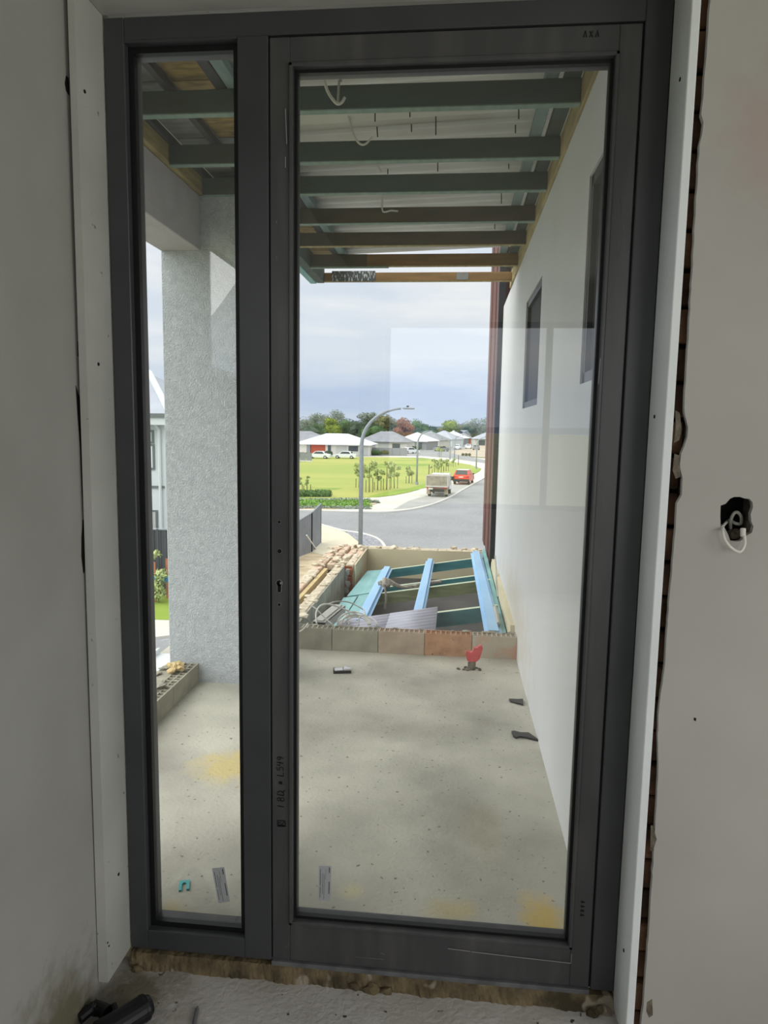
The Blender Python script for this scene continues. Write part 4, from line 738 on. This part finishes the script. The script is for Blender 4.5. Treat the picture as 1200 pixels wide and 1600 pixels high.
for i, (px, py, h) in enumerate(((670, 744, 18), (716, 727, 16))):
    p = at(px, py, Z=G+.09); s = (p.y+1.8)/F; o = MB().box(-.05, .05, -.05, .05, 0, h*s).build('stake_post', M['stake'], loc=(p.x, p.y, G+.09)); tag(o, ['lone dark stake behind the truck tray', 'lone dark stake beyond the red car'][i], 'stake')
def lowplants(name, pts, n, size, m, lb, h, seed, cat='shrubs'):
    r = random.Random(seed); P = []
    xs = [q[0] for q in pts]; bl = []
    for k in range(len(pts)): a = at(pts[k][0], pts[k][1], Z=G); bl.append((a.x, a.y, G+h*.35, pts[k][2]))
    o = leaves(name, M[m], None, bl, n, size, seed, .2, 'stuff'); tag(o, lb, cat); return o
lowplants('hedge', [(x, 776.5+r_, .42) for x in range(440, 515, 4) for r_ in (-1, 1)], 6000, .09, 'hedge', 'low clipped green hedge at the near left edge of the lawn', .8, 1, 'hedge')
lowplants('ground_cover', [(x, y, .34) for x in range(440, 576, 5) for y in (786, 788.5, 791, 793)], 7000, .08, 'shrub', 'bright green ground cover in the roadside bed', .25, 2)
lowplants('silver_shrubs', [(x, y, .28) for x in range(440, 580, 5) for y in (783.5, 796)]+[(x, 787, .3) for x in range(578, 592, 3)], 4000, .08, 'silver', 'silvery low shrubs edging the roadside bed', .25, 3)
# ------------------------------------------------------------------ street lamps
def lamp(px, py, tx, ty, hx, hy, r, lb):
    b = at(px, py, Z=G+.05); Y = b.y; a1 = at(tx, ty, Y=Y); e = at(hx, hy, Y=Y)
    t = thing('street_lamp', lb, 'street lamp', (b.x, Y, G+.05), 0, 'street lamps'); o = Vector((b.x, Y, G+.05))
    H = e.z-(G+.05); W_ = e.x-b.x
    pts = [(0, 0, 0), (0, 0, H*.55), (0, 0, H*.74)]+[(W_*.82*(1-math.cos(q)), 0, H*.74+H*.25*math.sin(q)) for q in np.linspace(.15, PI/2*.96, 9)]
    MB().tube([(0, 0, 0), (0, 0, .35)], r*1.6, 10).build('base', M['galv'], t)
    MB().tube(pts, r, 10, r*.5).build('pole', M['galv'], t, smooth=True)
    hd = MB().bbox(W_*.80, W_*1.04, -.14, .14, H*.985, H*.985+.09, .03, None).build('lamp_head', M['galv'], t); MB().box(W_*.84, W_*1.0, -.09, .09, H*.985-.012, H*.985).build('lens', M['kerb'], hd); MB().tube([(W_*.9, 0, H*.985+.09), (W_*.9, 0, H*.985+.17)], .06, 8).build('sensor', M['blackmetal'], hd)
lamp(563, 862, 563, 700, 645, 636, .11, 'nearest and tallest curved street lamp rising behind the porch wall')
lamp(651, 758, 652, 690, 675, 672.5, .11, 'second curved street lamp at the edge of the lawn')
lamp(744, 733, 744, 690, 760, 683, .10, 'street lamp at the right tip of the lawn')
lamp(703, 718, 703, 690, 690, 685, .10, 'distant street lamp bent left, beyond the red car')
lamp(710, 716, 710, 690, 724, 680, .10, 'distant street lamp bent right, beyond the red car')
lamp(724, 698, 724, 690, 712, 682, .12, 'farthest street lamp down the road')
# ------------------------------------------------------------------ vehicles
def wheel(par, x, y, z, r=.33, w_=.22):
    o = MB().tube([(x-w_/2, y, z), (x+w_/2, y, z)], r, 18).build('wheel', M['tyre'], par); MB().tube([(x-w_/2-.01, y, z), (x+w_/2+.01, y, z)], r*.58, 12).build('hub', M['traymetal'], o)
def body(par, prof, w_, m, nm, inset=.0, x0=None):
    """side profile (y,z) extruded across X, top narrowed"""
    zs = [p[1] for p in prof]; zmin, zmax = min(zs), max(zs); n = len(prof); vs = []
    for s in (-1, 1):
        for y, z in prof: vs.append((s*(w_/2-inset*max(0, (z-zmin)/(zmax-zmin+1e-6))), y, z))
    return MB().add(vs, [tuple(range(n))[::-1], tuple(range(n, 2*n))]+[(i, (i+1) % n, (i+1) % n+n, i+n) for i in range(n)]).build(nm, m, par)
p = at(682, 777, Z=G+.06)
ut = thing('tipper_truck', 'white tray truck with dusty mesh tailgate parked at the kerb, rear towards us', 'truck', (p.x, p.y, G+.065), math.radians(-5))
body(ut, [(2.6, .5), (4.9, .5), (4.95, 1.0), (4.6, 1.15), (4.1, 1.9), (2.75, 1.9), (2.6, 1.3)], 1.8, M['carwhite'], 'cab', .1)
MB().bbox(-.7, .7, 2.58, 2.6, 1.25, 1.75, .005).build('rear_window', M['carglass'], ut); MB().bbox(.83, .905, 2.9, 4.1, 1.2, 1.7, .01).bbox(-.905, -.83, 2.9, 4.1, 1.2, 1.7, .01).build('side_window', M['carglass'], ut)
MB().bbox(-.98, .98, .0, 2.5, .88, .98, .01).build('tray_floor', M['traymetal'], ut)
tg = MB().bbox(-.92, .92, .0, .03, 1.02, 1.86, .005).build('tailgate', M['traymesh'], ut); MB().box(-.98, -.92, -.01, .04, .95, 1.92).box(.92, .98, -.01, .04, .95, 1.92).box(-.92, .92, -.01, .04, 1.86, 1.92).box(-.92, .92, -.01, .04, .96, 1.02).build('tailgate_frame', M['traymetal'], tg)
MB().bbox(-.98, -.94, .04, 2.5, .98, 1.86, .005).bbox(.94, .98, .04, 2.5, .98, 1.86, .005).build('tray_side', M['traymetal'], ut)
MB().box(-.94, .94, .04, 2.5, 1.80, 1.84).build('tray_cover', M['traymesh'], ut)
MB().box(-.6, .6, .1, 4.5, .45, .85).build('chassis', M['carblack'], ut); MB().box(-.85, .85, .02, .08, .72, .86).build('rear_bar', M['brown'], ut)
for s in (-1, 1):
    wheel(ut, s*.76, 1.1, .36, .36); wheel(ut, s*.76, 4.1, .36, .36); MB().box(s*.78-.17, s*.78+.17, .45, .47, .22, .8).build('mud_flap', M['hobpink'], ut); MB().box(s*.80-.12, s*.80+.12, .0, .02, .80, .88).build('tail_lamp', M['lamp_red'], ut)
MB().box(-.75, -.35, -.01, .01, .68, .80).build('number_plate', M['plate'], ut); MB().bbox(.92, 1.18, 4.0, 4.08, 1.25, 1.6, .02).build('mirror', M['carblack'], ut)
p = at(720, 757.5, Z=G+.06)
rc = thing('red_car', 'orange-red hatchback parked ahead of the truck, seen from behind', 'car', (p.x, p.y, G+.065), math.radians(-9))
body(rc, [(0, .35), (4.2, .35), (4.25, .8), (3.3, 1.0), (.15, 1.05), (0, .9)], 1.82, M['carred'], 'body', .06)
body(rc, [(.12, 1.03), (3.2, 1.0), (2.5, 1.52), (.55, 1.55)], 1.66, M['carred'], 'cabin', .16)
MB().add([(-.68, .17, 1.10), (.68, .17, 1.10), (.56, .50, 1.50), (-.56, .50, 1.50), (-.68, .14, 1.10), (.68, .14, 1.10), (.56, .47, 1.50), (-.56, .47, 1.50)], [(0, 1, 2, 3), (4, 7, 6, 5), (0, 4, 5, 1), (1, 5, 6, 2), (2, 6, 7, 3), (3, 7, 4, 0)]).build('rear_window', M['carglass'], rc)
MB().bbox(-.66, .66, .45, 2.6, 1.53, 1.57, .01).build('pale_roof', M['traymetal'], rc)
MB().bbox(-.9, .9, -.04, .1, .33, .62, .02).build('bumper', M['carblack'], rc); MB().box(-.25, .25, -.02, .0, .78, .88).build('number_plate', M['plate'], rc)
for s in (-1, 1):
    wheel(rc, s*.78, .75, .33); wheel(rc, s*.78, 3.4, .33); MB().bbox(s*.72-.14, s*.72+.14, -.02, .1, .78, .95, .01).build('tail_lamp', M['lamp_red'], rc); MB().bbox(s*1.0-.09, s*1.0+.09, 2.5, 2.58, 1.0, 1.14, .01).build('mirror', M['carblack'], rc)
def car(px, py, rz_, lb, m='carwhite', sc=1):
    p = at(px, py, Z=G+.07); c = thing('parked_car', lb, 'car', (p.x, p.y, G+.075), rz_, 'cars on the far streets'); c.scale = (sc, sc, sc)
    body(c, [(-2.2, .3), (2.2, .3), (2.25, .7), (1.3, .88), (-1.5, .92), (-2.2, .85)], 1.75, M[m], 'body', .06); body(c, [(-1.5, .9), (1.2, .87), (.5, 1.38), (-.9, 1.4)], 1.6, M[m], 'cabin', .14)
    g = MB()
    for s in (-1, 1): g.add([(s*.82, -1.15, .93), (s*.82, .9, .93), (s*.72, .42, 1.32), (s*.72, -.8, 1.32), (s*.80, -1.15, .93), (s*.80, .9, .93), (s*.70, .42, 1.32), (s*.70, -.8, 1.32)], [(0, 1, 2, 3), (4, 7, 6, 5), (0, 4, 5, 1), (1, 5, 6, 2), (2, 6, 7, 3), (3, 7, 4, 0)])
    g.box(-.6, .6, -1.36, -1.2, .98, 1.28); g.build('car_windows', M['carglass'], c)
    for s in (-1, 1):
        for yy in (-1.35, 1.35): wheel(c, s*.77, yy, .31, .31)
car(498, 716.5, PI/2, 'white parked car at the left, in front of the red brick wall'); car(539, 716.5, PI/2, 'white parked car in front of the pale garage')
car(641, 708.5, -.9, 'pale parked car in a driveway under the grey roofs'); car(715, 702, -.15, 'white van-like car far down the road, left lane'); car(732, 701, -.1, 'white car far down the road, right lane'); car(690, 705, -.9, 'pale car parked by the farthest roofs', 'hgrey'); car(744, 703, -.1, 'dark-fronted car beside the building site', 'hgrey')
# ------------------------------------------------------------------ houses
def house(x, y, w_, d, hw, hr, rz_, wm, rm, lb, wins=(), inset=None, ridge=.5):
    h = thing('house', lb, 'house', (x, y, G+.05), rz_); e = .5; ins = inset if inset is not None else d/2
    MB().box(-w_/2, w_/2, 0, d, 0, hw).build('walls', M[wm], h)
    z0 = hw; vs = [(-w_/2-e, -e, z0), (w_/2+e, -e, z0), (w_/2+e, d+e, z0), (-w_/2-e, d+e, z0), (-w_/2+ins-e, d*ridge, z0+hr), (w_/2-ins+e, d*ridge, z0+hr)]
    MB().add(vs, [(0, 1, 5, 4), (1, 2, 5), (2, 3, 4, 5), (3, 0, 4), (0, 3, 2, 1)]).build('roof', M[rm], h)
    MB().box(-w_/2-e, w_/2+e, -e-.08, -e, z0-.14, z0+.02).build('gutter', M['roofwhite'] if rm == 'roofwhite' else M['gutter'], h)
    for (a, b, c_, d_, mm) in wins:
        f = MB().box(a, b, -.05, .02, c_, d_).build('window' if mm == 'hwin' else 'wall_panel', M[mm], h)
    return h
def hp2(px, py): q = at(px, py, Z=G); return q.x, q.y
x, y = hp2(520, 711.5); s_ = (y+1.8)/F
wd = 118*s_
house(x, y, wd, 11, 2.3, 2.2, .0, 'hwall', 'roofwhite', 'long white-roofed single storey house with red brick wall', [(-(520-484)*s_, -(520-508)*s_, 0, 2.2, 'hred'), (-(520-478)*s_, -(520-485)*s_, .3, 2.1, 'hgrey'), (-8*s_, -3*s_, .2, 2.1, 'hwin'), (5*s_, 22*s_, .05, 2.1, 'garage'), (25*s_, 40*s_, .9, 2.0, 'hwin'), (42*s_, 56*s_, .05, 2.1, 'garage')], inset=6)
for (px, py, wp, wm, rm, hr, lb, rz_) in ((470, 706, 70, 'hgrey', 'roofgrey', 2.4, 'grey roofed house at the far left behind the white-roofed one', 0), (598, 705.5, 66, 'hwall', 'roofgrey', 2.6, 'dark grey roofed house right of the white-roofed one', -.1), (642, 703, 44, 'hgrey', 'roofwhite', 2.4, 'house with pale roof between two grey roofs', -.3), (662, 700, 44, 'hwall', 'roofgrey', 2.6, 'grey roofed house with dark porch, middle of the row', -.35), (684, 697.5, 40, 'hwhite', 'roofmid', 2.8, 'house with striped pale grey roof, near the end of the row', -.4), (700, 695, 30, 'hgrey', 'roofwhite', 2.8, 'last house of the left row, with white roof edge', -.4), (768, 697, 44, 'hwall', 'roofmid', 2.4, 'pale house at the right, half hidden by the brown cladding', .1), (724, 694, 20, 'hred', 'roofgrey', 3, 'distant brick house at the end of the road', 0)):
    x, y = hp2(px, py); s_ = (y+1.8)/F; W_ = wp*s_*1.15; house(x, y, W_, 10, 2.4, hr, rz_, wm, rm, lb, [(-W_*.40, -W_*.2, .2, 2.0, 'hwin'), (-W_*.1, W_*.12, .05, 2.1, 'garage'), (W_*.2, W_*.36, .3, 2.0, 'hwin')])
# shrubs in front gardens
for i, (px, py, w_, h_, m, lb) in enumerate(((545, 712, 9, 9, 'green', 'shrub in front of the pale garage wall'), (587, 710, 8, 14, 'rust', 'pinkish shrub beside the near lamp pole'), (590, 711, 9, 10, 'green', 'green bush beside the grey fence right of the white roof'), (604, 711, 8, 12, 'olivebrown', 'brownish bush below the dark grey roof'), (622, 711, 13, 12, 'hedge', 'dense dark green bush below the dark grey roof'), (650, 704, 9, 9, 'green', 'green bush in front of the middle houses'), (672, 702, 8, 7, 'hedge', 'green bush in front of the porch house'), (518, 712, 6, 10, 'darkgreen', 'dark bush left of the pale garage'), (480, 714, 10, 10, 'olivebrown', 'olive bush at the left above the little grey fence'), (728, 712, 12, 5, 'olivebrown', 'low weeds on the building site'))):
    p = at(px, py, Z=G); s = (p.y+1.8)/F; b = thing('garden_bush', lb, 'bush', (p.x, p.y-3.6, G+.06)); leaves('foliage', M[m], b, [(dx*w_*s*.6, 0, h_*s*.45, h_*s*.42) for dx in (-.7, 0, .7)], 700, .16, i+50, .3)
    mb = MB(); [mb.blob((dx*w_*s*.6, 0, h_*s*.38), (h_*s*.36,)*3, i, .2) for dx in (-.7, 0, .7)]; mb.build('inner_foliage', M[m], b)
o = thing('low_fence', 'grey low panel fence in the front garden right of the white roof', 'fence'); q = at(604, 711.8, Z=G); q.y -= 1.0
for k in range(6): MB().box(q.x-5+k*1.6, q.x-3.45+k*1.6, q.y-.3, q.y-.25, G, G+1.7).build('fence_panel', M['hgrey'], o)
q = at(466, 722, Z=G); o = thing('curved_fence', 'short grey garden fence on a low wall at the left end of the lawn', 'fence')
MB().box(q.x-6, q.x+2.4, q.y, q.y+.3, G, G+.3).build('retaining_wall', M['kerb'], o)
for k in range(8): MB().box(q.x-6+k*1.05, q.x-5.02+k*1.05, q.y+.1, q.y+.15, G+.3, G+1.6).build('fence_panel', M['hgrey'], o)
# ------------------------------------------------------------------ steel fence near the left, and the neighbour house
def ribfence(P0, P1, z0a, z0b, zta, ztb, m, lb, npan=1, name='steel_fence'):
    f = thing(name, lb, 'fence'); P0, P1 = Vector(P0), Vector(P1); L = (P1-P0).length; d = (P1-P0)/L; nrm = Vector((-d.y, d.x)); per = .19
    for q in range(npan):
        a0, a1 = L*q/npan+.02, L*(q+1)/npan-.02; n = max(2, int((a1-a0)/per)); prof = []
        for i in range(n):
            s0 = a0+(a1-a0)*i/n; w_ = (a1-a0)/n; prof += [(s0, 0), (s0+w_*.35, 0), (s0+w_*.5, .035), (s0+w_*.85, .035)]
        prof.append((a1, 0)); vs = []; k = len(prof)
        for s, o_ in prof:
            p_ = P0+d*s+nrm*o_; t = s/L; vs += [(p_.x, p_.y, z0a+(z0b-z0a)*t), (p_.x, p_.y, zta+(ztb-zta)*t)]
        for s, o_ in prof: p_ = P0+d*s+nrm*(o_-.012); t = s/L; vs += [(p_.x, p_.y, z0a+(z0b-z0a)*t), (p_.x, p_.y, zta+(ztb-zta)*t)]
        fs = []
        for i in range(k-1): a = 2*i; fs += [(a, a+2, a+3, a+1), (a+2*k, a+1+2*k, a+3+2*k, a+2+2*k), (a+1, a+3, a+3+2*k, a+1+2*k)]
        MB().add(vs, fs).build('fence_sheet', m, f)
    for q in range(npan+1):
        s = L*q/npan; t = q/npan; p_ = P0+d*s; MB().box(p_.x-.035, p_.x+.035, p_.y-.035, p_.y+.035, z0a+(z0b-z0a)*t, zta+(ztb-zta)*t+.02).build('post', m, f)
    e0, e1 = P0, P1; MB().tube([(e0.x, e0.y, zta), (e1.x, e1.y, ztb)], .035, 6).build('top_rail', M['galv'], f)
    return f
A = at(501, 850, Z=G); B_ = at(487, 864, Z=G); C_ = at(465, 873, Z=G)
zt1 = at(501, 787, Y=A.y).z; zt2 = at(488, 801, Y=B_.y).z; zt3 = at(465, 811, Y=C_.y).z
f = ribfence((B_.x, B_.y), (A.x, A.y), G, G, zt2, zt1, M['fencegrey'], 'far rising panel of the grey corrugated steel fence by the footpath')
dx = (C_.x-B_.x)/(C_.y-B_.y)
f = ribfence((C_.x+dx*-6, C_.y-6), (B_.x, B_.y), G, G, zt3-.9, zt2, M['fencegrey'], 'near run of the grey corrugated steel fence by the footpath', 3)
o = MB().tube([at(479, 836, Y=27.6), at(494, 858, Z=G)], .03, 6).build('brace_pole', M['kerb']); tag(o, 'thin white brace pole leaning against the grey steel fence', 'pole')
FY = 21.5
zt = at(250, 827, Y=FY).z; ribfence((-24, FY), (-8.0, FY), G, G, zt, zt, M['fencedark'], 'dark grey steel fence in front of the two storey house', 7)
nh = thing('neighbour_house', 'pale two storey house with grey hipped roof behind the dark fence', 'house')
HY = 25.0; c1 = at(259, 760, Y=HY); ze = at(258, 652, Y=HY).z; ap = at(226, 582, Y=HY+4)
hx = c1.x
MB().box(hx-12, hx, HY, HY+9, G, ze).build('walls', M['hwhite'], nh)
MB().add([(hx-12.5, HY-.5, ze), (hx+.5, HY-.5, ze), (hx+.5, HY+9.5, ze), (hx-12.5, HY+9.5, ze), (ap.x-5, HY+4.5, ap.z), (ap.x, HY+4.5, ap.z)], [(0, 1, 5, 4), (1, 2, 5), (2, 3, 4, 5), (3, 0, 4), (0, 3, 2, 1)]).build('roof', M['roofmid'], nh)
MB().tube([(hx+.5, HY-.5, ze+.03), (ap.x, HY+4.5, ap.z+.03)], .13, 6).build('hip_capping', M['hwhite'], nh)
MB().box(hx-12.5, hx+.5, HY-.62, HY-.5, ze-.02, ze+.14).build('gutter', M['gutter'], nh); MB().box(hx-12.4, hx+.4, HY-.55, HY-.4, ze-.3, ze-.02).build('fascia', M['hwhite'], nh)
MB().tube([(hx-.35, HY-.3, ze-.2), (hx-.2, HY-.08, ze-.5), (hx-.2, HY-.08, G)], .06, 8).build('downpipe', M['hwhite'], nh)
zs_ = at(250, 761, Y=HY).z; MB().box(hx-12, hx-.05, HY-.06, HY, zs_-.04, zs_+.05).build('string_course', M['gutter'], nh)
def nwin(x1p, yt, yb, wdt, mm, split=None):
    a = at(x1p, yt, Y=HY); b = at(x1p, yb, Y=HY); w_ = MB().box(a.x-wdt, a.x, HY-.05, HY+.02, b.z, a.z).build('window', M['gutter'], nh)
    MB().box(a.x-wdt+.05, a.x-.07, HY-.07, HY-.04, b.z+.08, a.z-.08).build('pane', mm, w_)
pg = mat('pale_green_glass', (178, 198, 186), .2); nwin(240.5, 672, 693, 1.2, pg); nwin(241.5, 694, 734, 1.2, M['hwhite']); nwin(246.5, 797, 830, .9, M['garage'])
for i, (px, y0, y1, lb) in enumerate(((242.5, 878, 944, 'left orange pine stake in front of the dark fence'), (253, 877, 912, 'right orange pine stake in front of the dark fence'))):
    b = at(px, 944, Z=G); t_ = at(px, y0, Y=b.y); o = MB().box(b.x-.04, b.x+.04, b.y-.03+i*.5, b.y+.03+i*.5, G, t_.z).build('pine_stake', M['orangestake']); tag(o, lb, 'stake')
b = at(250, 930, Z=G); z_ = at(250, 905, Y=20.4).z
bb = MB().box(b.x-1.2, b.x+1.2, 20.55, 20.57, z_-.12, z_+.08).build('blue_mesh_strip', M['bluetape']); tag(bb, 'strip of bright blue mesh behind the orange stakes', 'mesh')
b = at(250, 944, Z=G); sh_ = thing('staked_shrub', 'thin shrub growing between the orange stakes', 'shrub', (b.x, b.y-.1, G+.08)); leaves('foliage', M['young'], sh_, [(-.1, 0, .6, .35), (.1, 0, .95, .3), (0, 0, .3, .3), (-.2, .2, 1.6, .22)], 500, .06, 5, .2); MB().tube([(0, 0, 0), (0, 0, 1.2)], .015, 5).build('stem', M['wood'], sh_)
